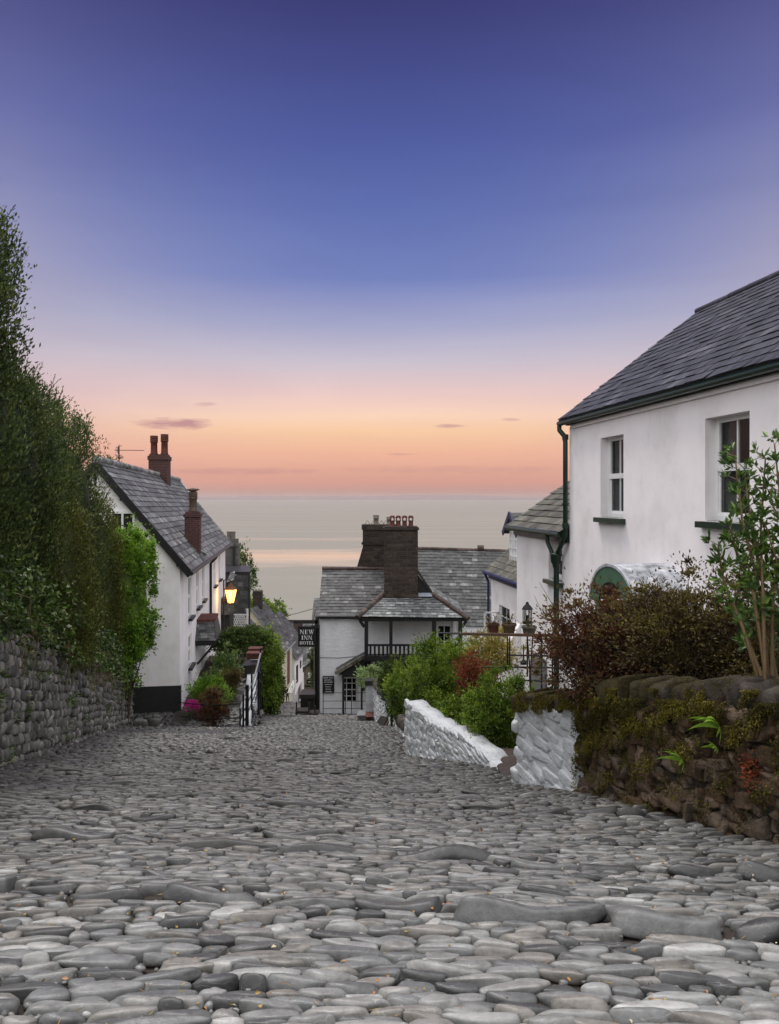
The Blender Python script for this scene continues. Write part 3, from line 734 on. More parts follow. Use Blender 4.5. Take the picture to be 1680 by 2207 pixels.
# left wall: A near .. B far, faces the road (+x)
A = (-2.62, 3.0); A = (xl(3.0)-.03, 3.0); B = (-7.93, 23.5)
dL = unit((B[0]-A[0], B[1]-A[1])); nL = np.array([dL[1], -dL[0]])
LL = math.hypot(B[0]-A[0], B[1]-A[1])
yL = lambda t_: A[1]+(B[1]-A[1])*t_
zbL = lambda t_: road_z(yL(t_))-.02
zbL_y = lambda y_: road_z(y_)
def ztL_y(y_): return np.interp(y_, [3, 10.5, 16, 23.5], [.12, -1.78, -3.35, -5.62])
ztL = lambda t_: ztL_y(yL(t_))
w = thing('stone_wall', 'tall grey dry stone wall of upright pebbles below the dark hedge on the left', 'wall', (*A, zbL(0)))
mb = MB(); core(mb, A, B, zbL, ztL, nL, .6, 1, 30, .05)
# stones stand upright in courses
tA = 4/20.5
rubble_face(mb, A, (A[0]+(B[0]-A[0])*.28, A[1]+(B[1]-A[1])*.28), lambda q: zbL(q*.28), lambda q: ztL(q*.28), nL, .165, (.07, .135), T_WALL, .10, 0, .3, ov=1.12)
rubble_face(mb, (A[0]+(B[0]-A[0])*.28, A[1]+(B[1]-A[1])*.28), (A[0]+(B[0]-A[0])*.6, A[1]+(B[1]-A[1])*.6), lambda q: zbL(.28+q*.32), lambda q: ztL(.28+q*.32), nL, .17, (.07, .14), T_WALL, .10, 0, .3, ov=1.12)
rubble_face(mb, (A[0]+(B[0]-A[0])*.6, A[1]+(B[1]-A[1])*.6), B, lambda q: zbL(.6+q*.4), lambda q: ztL(.6+q*.4), nL, .165, (.075, .15), T_WALLF, .10, 0, .3, ov=1.12)
mb.build('masonry', [MAT['wallstone'], MAT['mortar']], w, smooth=True, world=True)
mb = MB()  # little ferns and grass rooted in the joints
for _ in range(130):
    q = random.random()**.8; y_ = yL(q); p = np.array([A[0]+(B[0]-A[0])*q, y_, zbL(q)+(ztL(q)-zbL(q))*random.random()**.6]); p[:2] += nL*.08
    k_ = random.randint(8, 40); P = p+rng.normal(0, .05, (k_, 3)); D = rng.normal(0, .6, (k_, 3))+(nL[0], nL[1], -.1); leafq(mb, P, D, .09, .02)
mb.build('weeds', MAT['ivy'], w, world=True)

# mossy wall on the right with heavy coping stones
A = np.array([1.92, 7.78]); B = np.array([3.55, 2.2]); MA, MBe = A.copy(), B.copy(); dM = unit(B-A); nM = np.array([dM[1], -dM[0]]); nM = nM if nM[0] < 0 else -nM
yM = lambda t_: A[1]+(B[1]-A[1])*t_
zbM = lambda t_: road_z(yM(t_))-.02
ztM = lambda t_: np.interp(yM(t_), [2.2, 5.2, 6.2, 7.78], [-.60, -1.42, -1.66, -2.04])
w = thing('mossy_stone_wall', 'brown mossy rubble wall with rounded coping stones at the right of the road', 'wall', (*A, zbM(0)))
mb = MB(); core(mb, A, B, zbM, ztM, nM, .42, 1, 24, .015)
rubble_face(mb, A, B, zbM, ztM, nM, .13, (.09, .32), T_RUB, .058, 0, 1.0, tilt=-.2, ov=1.10)
rubble_face(mb, A, B, zbM, ztM, nM, .085, (.05, .16), T_RUB, .05, 0, 1.6, tilt=-.1, ov=1.2, off=-.02)
mb.build('masonry', [MAT['moss'], MAT['mortar']], w, smooth=True)
mb2 = MB(); s = .02; Lm = np.linalg.norm(B-A)
i = 0
while s < Lm:
    th = random.uniform(.08, .17); t_ = (s+th/2)/Lm
    if t_ > 1: break
    h_ = random.uniform(.115, .165); p = A3(A, dM, s+th/2, ztM(t_)+h_*.45+random.gauss(0, .012)); p[:2] -= nM*(.17+random.gauss(0, .02))
    lean = random.gauss(.25, .22)
    d3 = np.array([*dM, -.0]); n3 = np.array([*nM, 0]); up = unit(np.array([0, 0, 1.])-d3*lean); a = unit(np.cross(n3, up)); yw = random.gauss(0, .12)
    R = frame3(a, n3, np.cross(a, n3)); cy, sy = math.cos(yw), math.sin(yw); R = R@np.array([[cy, -sy, 0], [sy, cy, 0], [0, 0, 1]])
    tmv = T_WALL if random.random() < .6 else T_BLOCK
    place(mb2, tmv, p, R, np.array([th*.53, random.uniform(.18, .24), h_*random.uniform(.75, .95)]), 0); s += th*1.0; i += 1
mt_ = MB(); nt_ = 80000; q = rng.random(nt_)*Lm; hh_ = rng.random(nt_)
topz = np.array([ztM(v/Lm) for v in q]); botz = np.array([zbM(v/Lm) for v in q]); drip = .5+.5*np.sin(q*7.3+1.7*np.sin(q*19)); near = np.clip(1-q/3.2, 0, 1)
dep = (.15+1.0*near*(.35+.65*drip))*(.65+.35*np.sin(q*31)); k_ = hh_**1.5*dep+.0
k_ = np.where(rng.random(nt_) < .35, rng.random(nt_), k_)
patch = np.sin(q*13+k_*9)+np.sin(q*5.1-k_*17)+.8*np.sin(q*29+k_*23)+rng.normal(0, .5, nt_) > .25+1.3*k_-1.3*near
P = np.stack([A[0]+dM[0]*q+nM[0]*(.05+.05*rng.random(nt_)), A[1]+dM[1]*q+nM[1]*(.05+.05*rng.random(nt_)), topz+.035+.09*(np.sin(q*11)>.55)-(topz-botz)*k_], 1)[patch]
leafq(mt_, P, rng.normal(0, .5, P.shape)+(nM[0]*.5, nM[1]*.5, -.7), .022, .010, 0, np.clip(.5+.3*np.sin(P[:, 2]*17+P[:, 1]*9)+rng.normal(0, .2, len(P)), 0, 1), .3)
ms_ = mt_.build('moss', M_leaf('moss_tufts', [(0, (.022, .018, .004)), (.5, (.065, .055, .008)), (.85, (.13, .11, .015)), (1, (.2, .17, .03))], .8, .15, .2), w)
cp = mb2.build('coping', [MAT['coping']], w, smooth=True)
# keep world coordinates for the moss mask: put the root at the origin frame
inv = ROOTM[w.name].inverted()
for c_ in w.children: c_.matrix_parent_inverse = inv
# whitewashed end of the wall
A2 = np.array([1.45, 8.72]); B2 = np.array([1.92, 7.74]); d2 = unit(B2-A2); n2 = np.array([d2[1], -d2[0]]); n2 = n2 if n2[0] < 0 else -n2
w = thing('whitewashed_wall', 'short whitewashed end of the mossy garden wall, facing the road', 'wall', (*A2, road_z(8.7)))
zb = lambda t_: road_z(A2[1]+(B2[1]-A2[1])*t_)-.02
zt = lambda t_: -2.38+.27*t_+.02*math.sin(t_*9)
mb = MB(); core(mb, A2, B2, zb, zt, n2, .4, 0, 6, .0)
rubble_face(mb, A2, B2, zb, zt, n2, .125, (.12, .34), T_FLAT, .036, 0, .45, tilt=.25, ov=1.03, off=-.016, jo=.004)
# return face on the far side towards the step
rubble_face(mb, A2-n2*.4, A2, lambda q: zb(0), lambda q: zt(0), -d2, .14, (.12, .2), T_BLOCK, .05, 0, .4, ov=1.1)
mb.build('masonry', MAT['whitestone'], w, smooth=True, world=True)
mb = MB(); s = 0
while s < 1.08:
    th = random.uniform(.07, .12); z_ = zt(min(1, s/1.08))+.06; p = A3(A2, d2, s+th/2, z_); p[:2] -= n2*.15
    place(mb, T_BLOCK, p, frame3(np.array([*d2, .15]), np.array([*n2, 0]), np.array([0, 0, 1.])), np.array([th*.66, random.uniform(.17, .21), random.uniform(.07, .11)]), 0); s += th*.95
cpo = mb.build('coping', MAT['coping'], w, smooth=True)
mb = MB(); nn_ = 5200; q = rng.random(nn_)*1.1; r_ = rng.random(nn_); ps = (np.sin(q*15)+np.sin(q*7+r_*8)+rng.normal(0, .5, nn_)) > -.2
P = np.stack([A2[0]+d2[0]*q+n2[0]*(.05+.03*r_), A2[1]+d2[1]*q+n2[1]*(.05+.03*r_), np.array([zt(min(1, v)) for v in q])+.17-.22*r_], 1)[ps]
leafq(mb, P, rng.normal(0, .5, P.shape)+(n2[0]*.5, n2[1]*.5, -.6), .022, .010, 0, rng.uniform(.2, 1, len(P)), .3); mb.build('moss', bpy.data.materials['moss_tufts'], w, world=True)
for c_ in [cpo]: c_.matrix_parent_inverse = ROOTM[w.name].inverted()
# sloped white wall flaring at the garden gate
def wwall(name, label, A, B, zta, ztb, th=.3, course=.13, wr=(.1, .24), cop=None, group=None, jag=.05, zfun=None):
    A = np.array(A, float); B = np.array(B, float); d = unit(B-A); n = np.array([d[1], -d[0]]); n = n if (n[0] < 0) else -n
    L = np.linalg.norm(B-A); w = thing(name, label, 'wall', (*A, road_z(A[1])), group=group)
    zb = lambda q: road_z(A[1]+(B[1]-A[1])*q)-.03
    zt = (lambda q: max(zb(q)+.02, zta+(ztb-zta)*q+jag*math.sin(q*L*9)*.5+jag*.4*math.sin(q*L*23))) if zfun is None else zfun
    mb = MB(); core(mb, A, B, zb, zt, n, th, 0, max(6, int(L*6)), .0)
    rubble_face(mb, A, B, zb, zt, n, course, wr, T_FLAT, .036, 0, .45, tilt=.3, ov=1.03, off=-.016, jo=.004)
    mb.build('masonry', MAT['whitestone'], w, smooth=True, world=True)
    if cop:
        mb = MB(); s = 0
        while s < L:
            t_ = random.uniform(.1, .2); q = min(1, (s+t_/2)/L); p = A3(A, d, s+t_/2, zt(q)+.08); p[:2] -= n*(th*.45)
            place(mb, T_BLOCK, p, frame3(unit(np.array([*d, .3])), np.array([*n, 0]), unit(np.array([-d[0]*.3, -d[1]*.3, 1.]))), np.array([t_*.55, th*.62, .11]), 0); s += t_
        c_ = mb.build('coping', MAT[cop], w, smooth=True, world=True)
    return w
MAT['walltop'] = M_rnd('brown_coping_stone', [(0, (.05, .042, .03)), (.6, (.10, .09, .07)), (1, (.15, .135, .1))], .8, 8, .5, .6)
wwall('garden_wall', 'jagged whitewashed wall sloping down to the garden step', (.27, 12.7), (1.46, 9.85), -3.36, -3.6, zfun=lambda q: np.interp(q, [0, .3, .6, .85, 1], [-3.36, -3.42, -3.38, -3.44, -3.54])+.02*math.sin(q*40))
wwall('garden_wall', 'low whitewashed wall stub behind the black-topped posts', (.10, 21.0), (.31, 16.7), -5.88, -5.03, jag=.04, cop='walltop')
wwall('garden_wall', 'whitewashed wall with brown coping beside the inn entrance', (-.53, 26.4), (.08, 21.1), -6.44, -5.78, cop='walltop')
# white pillar at the inn end of that wall
w = thing('gate_pillar', 'narrow white pillar with a black cap at the inn end of the garden wall', 'pillar', (-.62, 26.8, road_z(26.8)))
mb = MB(); mb.box((-.19, -.17, -.1), (.19, .17, 1.30)); mb.build('pillar_shaft', MAT['whitestone'], w)
mb = MB(); mb.box((-.23, -.21, 1.303), (.23, .21, 1.46)); mb.build('cap', MAT['plinth'], w)
# step and soil
mb = MB()
place(mb, T_BLOCK, np.array([1.60, 9.7, road_z(9.7)+.05]), np.eye(3), np.array([.22, .28, .07]), 0, .0)
place(mb, T_BLOCK, np.array([1.80, 10.4, road_z(10.3)+.10]), np.eye(3), np.array([.34, .3, .10]), 0, .1)
tag(mb.build('stone_step', MAT['ridge_red'], smooth=True), 'dark stone step in the gap between the two white garden walls', 'step')
mb = MB()
for (a, b_) in ((2.2, 5.2), (5.2, 7.78)):
    qa = A+(B-A)*((A[1]-a)/(A[1]-B[1])); qb = A+(B-A)*((A[1]-b_)/(A[1]-B[1])); za, zb_ = ztM((A[1]-a)/(A[1]-B[1]))-.12, ztM((A[1]-b_)/(A[1]-B[1]))-.12
    mb.poly([(qa[0]+.2, a, za), (7, a+.9, za), (7, b_+.9, zb_), (qb[0]+.2, b_, zb_)])
mb.poly([(2.1, 7.78, -2.16), (7, 8.68, -2.16), (7, 13, -4), (1.9, 8.9, -3.1)])
mb.poly([(1.9, 8.9, -3.1), (7, 13, -4), (7, 20, -5.6), (.7, 20, -5.6), (.7, 12.6, -4.0), (1.8, 10.2, -3.5)])
struct(mb.build('soil', MAT['dirt']))
# ============================================================ right hand cottages
AR = math.atan2(-.9908, .1361)
def gable(mb, x, y0, ym, y1, zb, ze, zr, mat=0, ze2=None):
    mb.poly([(x, y0, zb), (x, y1, zb), (x, y1, ze if ze2 is None else ze2), (x, ym, zr), (x, y0, ze)], mat)
def gutter(mb, p, q, r=.06):
    mb.tube([p, q], r, 8)
# --- cottage one (large, right)
b0 = -4.6
h1 = thing('white_cottage', 'large white rendered cottage with dark slate roof and green gutter, nearest on the right', 'cottage', (3.04, 13.0, b0), AR, 'white cottages stepping down the right of the street')
Z = lambda z: z-b0
L1, D1 = 12.5, 4.7; ez = 1.18; rz = 3.15; ym = 2.35
ops = [(1.28, 2.08, Z(-.30), Z(.90)), (4.22, 5.07, Z(-.27), Z(.90)), (7.4, 8.3, Z(-.27), Z(.90))]
mb = MB(); wall_open(mb, L1, 0, Z(ez), ops, .17)
gable(mb, 0, 0, ym, D1, 0, Z(ez), Z(rz-.03)); gable(mb, L1, 0, ym, D1, 0, Z(ez), Z(rz-.03))
mb.poly([(0, D1, 0), (L1, D1, 0), (L1, D1, Z(ez)), (0, D1, Z(ez))]); mb.build('wall', MAT['render'], h1)
for o_ in ops: window(h1, o_[0], o_[1], o_[2], o_[3], .17, cols=2, sash=True, sill='green', curtain=True, fw=.055)
mb = MB(); ov = -.17; x0 = -.08
e0 = Z(ez)+.13
slates(mb, (L1, ov, e0), (x0, ov, e0), (x0, ym, Z(rz)+.08), (L1, ym, Z(rz)+.08), .19, .24, 0, .012, .016)
slates(mb, (x0, D1-ov, e0), (L1, D1-ov, e0), (L1, ym, Z(rz)+.08), (x0, ym, Z(rz)+.08), .3, .5, 0)
rf = mb.build('roof', [MAT['slate_new'], MAT['black']], h1)
mb = MB(); ridge(mb, (x0, ym, Z(rz)+.09), (L1, ym, Z(rz)+.085), .055, .5); mb.build('ridge_tiles', MAT['slate_new'], rf, smooth=True)
mb = MB(); mb.box((-.02, -.065, Z(ez)+.03), (L1, -.003, Z(ez)+.14)); mb.build('fascia', MAT['black'], h1)
mb = MB(); mb.box((.12, -.035, Z(ez)-.03), (L1, -.003, Z(ez)+.027)); mb.build('batten', MAT['whitep'], h1)
mb = MB(); gutter(mb, (-.16, -.13, Z(ez)+.075), (L1, -.13, Z(ez)+.075), .045); g = mb.build('gutter', MAT['green'], h1, smooth=True)
mb = MB(); zc = Z(ez)+.06
mb.tube([(-.08, -.15, zc-.03), (-.08, -.15, zc-.10), (-.02, -.09, zc-.20), (.0, -.075, zc-.30), (.0, -.075, Z(-.62)), (-.09, -.075, Z(-.72)), (-.42, -.08, Z(-1.02))], .042, 8)
mb.tube([(-.42, -.08, Z(-1.16)), (-.42, -.08, .0)], .05, 8)
for zz in (zc-.27, Z(-.52)): mb.tube([(0, -.075, zz), (0, -.075, zz+.09)], .056, 8)
mb.lathe((-.42, -.09, Z(-1.22)), [(.05, 0), (.06, .05), (.09, .1), (.10, .22), (.105, .24), (.08, .25)], 8)
mb.tube([(0, -.075, Z(-.12)), (0, -.075, Z(-.10))], .065, 8)
mb.build('downpipe', MAT['green'], h1, smooth=True)
# barrel canopy over the door
cx, zr_ = 3.30, Z(-1.36); R_ = .53; RX = .68; pr = .74
mb = MB(); n = 18
arc = [(cx+RX*math.cos(math.pi*i/n), zr_+R_*math.sin(math.pi*i/n)) for i in range(n+1)]
arc2 = [(cx+(RX-.035)*math.cos(math.pi*i/n), zr_+(R_-.035)*math.sin(math.pi*i/n)) for i in range(n+1)]
for i in range(n):
    (a, b_), (c, d) = arc[i], arc[i+1]; (a2, b2), (c2, d2_) = arc2[i], arc2[i+1]
    mb.poly([(a, -pr, b_), (a, -.003, b_), (c, -.003, d), (c, -pr, d)])
    mb.poly([(a2, -pr, b2), (a2, -.003, b2), (c2, -.003, d2_), (c2, -pr, d2_)])
    mb.poly([(a, -pr, b_), (c, -pr, d), (c2, -pr, d2_), (a2, -pr, b2)])
cn = mb.build('porch_canopy', MAT['lead_white'], h1, smooth=False)
mb = MB(); ins = [(cx+.38*math.cos(math.pi*i/10), zr_-.0+.30*math.sin(math.pi*i/10)) for i in range(11)]
oo = [(cx+(RX-.02)*math.cos(math.pi*i/10), zr_+(R_-.02)*math.sin(math.pi*i/10)) for i in range(11)]
for i in range(10): mb.poly([(oo[i][0], -pr+.01, oo[i][1]), (oo[i+1][0], -pr+.01, oo[i+1][1]), (ins[i+1][0], -pr+.01, ins[i+1][1]), (ins[i][0], -pr+.01, ins[i][1])]); mb.poly([(oo[i][0], -pr+.04, oo[i][1]), (oo[i+1][0], -pr+.04, oo[i+1][1]), (ins[i+1][0], -pr+.04, ins[i+1][1]), (ins[i][0], -pr+.04, ins[i][1])])
mb.build('canopy_front', MAT['greenp'], cn)
for xx2 in (cx-.5, cx+.44):
    mb = MB(); mb.box((xx2, -pr+.02, zr_-.32), (xx2+.07, -.004, zr_-.003)); mb.bar((xx2+.035, -pr+.06, zr_-.3), (xx2+.035, -.02, zr_-.72), .05, .05)
    mb.build('bracket', MAT['greenp'], h1)
mb = MB(); mb.box((cx-.42, -.03, Z(-3.4)), (cx+.42, -.003, zr_+.1)); dr = mb.build('door', MAT['greenp'], h1)
mb = MB(); mb.tube([(cx+.33, -.03, Z(-2.4)), (cx+.33, -.08, Z(-2.4))], .025, 8); mb.build('handle', MAT['iron'], dr)

# --- cottage two, with the lichened roof
b0 = -5.2
h2 = thing('white_cottage', 'smaller pale cottage with lichened grey-green slate roof, joined behind the large white one', 'cottage', (2.65, 16.02, b0), AR, 'white cottages stepping down the right of the street')
Z = lambda z: z-b0; L2 = 3.0; D2 = 4.2; ez = -.60; rz = .95; ym = 2.05
ops = [(1.93, 2.62, Z(-1.49), Z(-.72-.03))]
mb = MB(); wall_open(mb, L2, 0, Z(ez), ops, .2); gable(mb, 0, 0, ym, D2, 0, Z(ez), Z(rz-.04)); gable(mb, L2, 0, ym, D2, 0, Z(ez), Z(rz-.04)); mb.build('wall', MAT['render'], h2)
window(h2, *ops[0], .2, cols=2, sash=True, sill='green')
mb = MB(); slates(mb, (L2, -.17, Z(ez)+.0), (-.14, -.17, Z(ez)+.0), (-.14, ym, Z(rz)), (L2, ym, Z(rz)), .2, .26, 0, .014, .025)
slates(mb, (-.14, D2+.17, Z(ez)), (L2, D2+.17, Z(ez)), (L2, ym, Z(rz)), (-.14, ym, Z(rz)), .3, .4, 0)
mb.build('roof', [MAT['slate_lichen'], MAT['black']], h2)
mb = MB(); mb.box((-.05, -.06, Z(ez)-.17), (L2, -.003, Z(ez)-.01)); mb.build('fascia', MAT['green'], h2)
mb = MB(); gutter(mb, (-.22, -.16, Z(ez)-.03), (L2-.06, -.16, Z(ez)-.03), .055); mb.build('gutter', MAT['green'], h2, smooth=True)
mb = MB(); mb.tube([(2.30, -.16, Z(ez)-.07), (2.30, -.15, Z(ez)-.2), (2.42, -.09, Z(ez)-.42), (2.47, -.08, Z(ez)-.5), (2.47, -.08, Z(-1.2)), (2.60, -.08, Z(-1.32))], .038, 8); mb.build('downpipe', MAT['green'], h2, smooth=True)
mb = MB(); mb.box((1.5, ym+.3, Z(.6)), (1.9, ym+.7, Z(1.22))); ch = mb.build('chimney', MAT['render2'], h2)
mb = MB(); chimney_pot(mb, (1.7, ym+.5, Z(1.22)), .1, .3); mb.build('pot', MAT['potbuff'], ch, smooth=True)
# low lean-to jutting from cottage two
mb = MB(); mb.prism([(-.03, -.003, 0), (-.03, -.26, 0), (-.03, -.26, Z(-3.0)), (-.03, -.003, Z(-2.6))], (.28, 0, 0)); mb.build('buttress', MAT['render'], h2)
mb = MB(); mb.box((1.0, -.03, Z(-4.9)), (1.85, -.003, Z(-3.0))); mb.build('door', MAT['greybox'], h2)

# --- cottage three, blue trim and dormer
b0 = -7.5
h3 = thing('white_cottage', 'white cottage with blue gutter and a small dormer window above', 'cottage', (3.46, 26.2, b0), AR, 'white cottages stepping down the right of the street')
Z = lambda z: z-b0; L3 = 6.5; D3 = 4.6; ez = -2.50; rz = -.35; ym = 2.3
ops = [(.95, 2.15, Z(-4.62), Z(-3.50)), (3.2, 4.2, Z(-4.4), Z(-3.5))]
mb = MB(); wall_open(mb, L3, 0, Z(ez), ops, .12); gable(mb, 0, 0, ym, D3, 0, Z(ez), Z(rz-.04)); gable(mb, L3, 0, ym, D3, 0, Z(ez), Z(rz-.04)); mb.build('wall', MAT['render'], h3)
for o_ in ops: window(h3, *o_, .12, cols=2, sash=False, rows=3, sill='blue')
mb = MB(); slates(mb, (L3, -.2, Z(ez)), (-.12, -.2, Z(ez)), (-.12, ym, Z(rz)), (L3, ym, Z(rz)), .26, .35, 0, .014, .025); mb.build('roof', [MAT['slate_lichen'], MAT['black']], h3)
mb = MB(); mb.box((-.05, -.08, Z(ez)-.24), (L3, -.003, Z(ez)-.02)); mb.tube([(-.2, -.2, Z(ez)-.05), (L3, -.2, Z(ez)-.05)], .07, 8); mb.build('gutter', MAT['blue'], h3)
mb = MB(); mb.tube([(-.12, -.2, Z(ez)-.08), (-.1, -.1, Z(ez)-.3), (-.1, -.07, Z(ez)-.4), (-.1, -.07, .3)], .045, 8); mb.build('downpipe', MAT['blue'], h3, smooth=True)
# dormer
dx0, dx1 = 1.05, 2.25; dz0, dz1 = Z(-2.15), Z(-1.05); dy = .35
mb = MB(); mb.box((dx0, dy, dz0-.2), (dx1, dy+1.6, dz1)); mb.prism([(dx0, dy, dz1), (dx1, dy, dz1), ((dx0+dx1)/2, dy, dz1+.5)], (0, 1.6, 0)); dm = mb.build('dormer', MAT['render2'], h3)
xm = (dx0+dx1)/2
mb = MB(); slates(mb, (dx0-.14, dy-.2, dz1-.1), (dx0-.14, dy+2, dz1-.1), (xm, dy+2, dz1+.56), (xm, dy-.2, dz1+.56), .2, .25, 0); slates(mb, (dx1+.14, dy+2, dz1-.1), (dx1+.14, dy-.2, dz1-.1), (xm, dy-.2, dz1+.56), (xm, dy+2, dz1+.56), .2, .25, 0)
mb.build('dormer_roof', [MAT['slate_old'], MAT['black']], dm)
mb = MB(); mb.bar((dx0-.16, dy-.21, dz1-.14), (xm, dy-.21, dz1+.54), .04, .16); mb.bar((dx1+.16, dy-.21, dz1-.14), (xm, dy-.21, dz1+.54), .04, .16); mb.build('bargeboard', MAT['blue'], dm)
mb = MB()
for i in range(5):
    x = dx0+.06+(dx1-dx0-.12)*i/4; mb.box((x-.02, dy-.04, dz0), (x+.02, dy-.004, dz1-.06))
for i in range(5):
    z = dz0+(dz1-dz0-.06)*i/4; mb.box((dx0+.05, dy-.036, z-.018), (dx1-.05, dy-.008, z+.018))
mb.box((dx0+.06, dy-.003, dz0), (dx1-.06, dy-.001, dz1-.06)); mb.build('dormer_window', MAT['whitep'], dm)
# opened casement of cottage three
mb = MB(); fx = .9
def casem(x0, z0, z1, l):
    mb.box((x0-.02, -l, z0), (x0+.02, -l+.05, z1)); mb.box((x0-.02, -.05, z0), (x0+.02, 0, z1)); mb.box((x0-.02, -l, z0), (x0+.02, 0, z0+.05)); mb.box((x0-.02, -l, z1-.05), (x0+.02, 0, z1))
casem(.93, Z(-4.6), Z(-3.75), .5); mb.build('open_casement', MAT['whitep'], h3)

# ============================================================ left hand house
AL = math.atan2(.9908, -.1361)
b0 = -7.05
hl = thing('white_house', 'long white house with two red brick chimneys and a black plinth on the left', 'house', (-6.53, 24.0, b0), AL)
Z = lambda z: z-b0; LH = 18.8; DH = 5.0; ez = -2.22; rz = 1.10; ym = 2.5
wx = [(2.6, .9), (5.05, .9), (7.1, .9), (12.1, .9), (14.9, .9)]
ops = [(x-w_/2, x+w_/2, Z(-4.12), Z(-2.75)) for x, w_ in wx]+[(2.2, 3.1, Z(-5.8), Z(-4.75)), (7.6, 8.5, Z(-5.8), Z(-4.85))]
mb = MB(); wall_open(mb, LH, -.5, Z(ez), [o for o in ops if o[2] > 1.15], .12); gable(mb, 0, 0, ym, DH, 1.1, Z(ez), Z(rz)); gable(mb, LH, 0, ym, DH, 0, Z(ez), Z(rz)); mb.poly([(0, DH, 0), (LH, DH, 0), (LH, DH, Z(ez)), (0, DH, Z(ez))])
mb.build('wall', MAT['render'], hl)
mb = MB(); mb.box((-.035, -.035, -1.0), (.07, DH+.035, 1.19)); mb.build('plinth', MAT['plinth'], hl)
for i, o_ in enumerate([o for o in ops if o[2] > 1.15]): window(hl, *o_, .10, cols=2, sash=True, sill='black', sillout=.14)
mb = MB(); xo = -.16; dr_ = -.2
slates(mb, (xo, -.31, Z(-2.28)), (LH+.1, -.31, Z(-2.50)), (LH+.1, ym, Z(.95)), (xo, ym, Z(1.16)), .235, .30, 0, .014, .03)
slates(mb, (LH+.1, DH+.31, Z(-2.28)), (xo, DH+.31, Z(-2.28)), (xo, ym, Z(1.16)), (LH+.1, ym, Z(.95)), .3, .5, 0)
rf = mb.build('roof', [MAT['slate_mid'], MAT['black']], hl)
mb = MB(); ridge(mb, (xo, ym, Z(1.17)), (LH+.1, ym, Z(.97)), .11, .3); mb.build('ridge_tiles', MAT['ridge_grey'], rf, smooth=True)
mb = MB(); mb.bar((xo+.03, -.34, Z(-2.42)), (xo+.03, ym, Z(1.02)), .05, .22); mb.bar((xo+.03, DH+.34, Z(-2.42)), (xo+.03, ym, Z(1.02)), .05, .22)
for f_ in (.12, .33, .72):
    yy2 = -.31+(ym+.31)*f_; mb.box((-.15, yy2-.07, Z(-2.45)+3.4*f_-.1), (0.2, yy2+.07, Z(-2.45)+3.4*f_+.03))
mb.build('bargeboard', MAT['black'], hl)
mb = MB(); gutter(mb, (xo-.05, -.36, Z(-2.36)), (LH+.1, -.36, Z(-2.58)), .07); mb.build('gutter', MAT['black'], hl, smooth=True)
mb = MB(); mb.tube([(9.3, -.36, Z(-2.5)), (9.3, -.30, Z(-2.62)), (9.35, -.08, Z(-2.85)), (9.35, -.08, .9)], .055, 8); mb.build('downpipe', MAT['black'], hl, smooth=True)
# attic window in the gable
mb = MB()
for (a, b_, c, d) in ((1.35, 2.1, Z(-.50), Z(-.43)), (1.35, 1.42, Z(-1.3), Z(-.5)), (2.03, 2.1, Z(-1.3), Z(-.5)), (1.69, 1.75, Z(-1.3), Z(-.5)), (1.3, 2.15, Z(-1.36), Z(-1.3))):
    mb.box((-.05, a, c), (-.003, b_, d))
wn = mb.build('window', MAT['whitep'], hl)
mb = MB(); mb.box((-.02, 1.42, Z(-1.3)), (-.0025, 2.03, Z(-.5))); mb.build('pane', MAT['inside'], wn)
# ridge chimney
mb = MB(); mb.box((11.7, ym-.42, Z(-.2)), (12.75, ym+.42, Z(1.72))); mb.box((11.66, ym-.46, Z(1.72)), (12.79, ym+.46, Z(1.9))); mb.box((11.72, ym-.4, Z(1.9)), (12.73, ym+.4, Z(1.98)))
ch = mb.build('chimney', MAT['brick'], hl)
for yq, xq in ((ym-.22, 12.2), (ym+.26, 12.25)):
    mb = MB(); chimney_pot(mb, (xq, yq, Z(1.98)), .185, .95 if yq < ym else .88); mb.build('pot', MAT['pot'], ch, smooth=True)
# eave chimney
mb = MB(); cy_ = .12; mb.box((4.28, cy_-.27, Z(-2.1)), (4.82, cy_+.27, Z(-.72))); mb.box((4.24, cy_-.31, Z(-.72)), (4.86, cy_+.31, Z(-.60))); mb.box((4.3, cy_-.25, Z(-.60)), (4.8, cy_+.25, Z(-.52)))
ch = mb.build('chimney', MAT['brick'], hl)
mb = MB(); chimney_pot(mb, (4.55, cy_, Z(-.52)), .17, .72, rings=3)
mb.lathe((4.55, cy_, Z(.28)), [(.02, -.1), (.24, 0), (.22, .03), (.02, .07)], 12)
for a in (0, 2.1, 4.2): mb.tube([(4.55+.13*math.cos(a), cy_+.13*math.sin(a), Z(.18)), (4.55+.13*math.cos(a), cy_+.13*math.sin(a), Z(.3))], .012, 5)
mb.build('pot', MAT['potbuff'], ch, smooth=True)
mb = MB(); mb.bar((4.9, -.06, Z(-1.98)), (5.6, -.28, Z(-2.2)), .16, .02); mb.build('flashing', MAT['whitep'], rf)
# aerial
mb = MB(); ax_, az_ = 3.3, Z(1.15)
mb.tube([(ax_, ym, az_), (ax_, ym, az_+.62)], .018, 6); c_ = np.array([ax_, ym, az_+.5])
mb.tube([c_+(0, .15, 0), c_+(.0, -.85, -.0)], .012, 5)
for k_ in range(3): mb.tube([c_+(-.0, .1-.05*k_, -.06-.03*(k_ < 2)), c_+(.0, .1-.05*k_, .06+.03*(k_ < 2))], .007, 4)
for k_ in (-.16, .16): mb.tube([c_+(0, .1, k_-.06), c_+(0, -.1, k_)], .01, 4)
mb.tube([c_+(0, -.02, -.2), c_+(0, .03, -.1), c_+(0, .03, .1), c_+(0, -.02, .2)], .01, 4)
mb.build('aerial', MAT['iron'], hl)
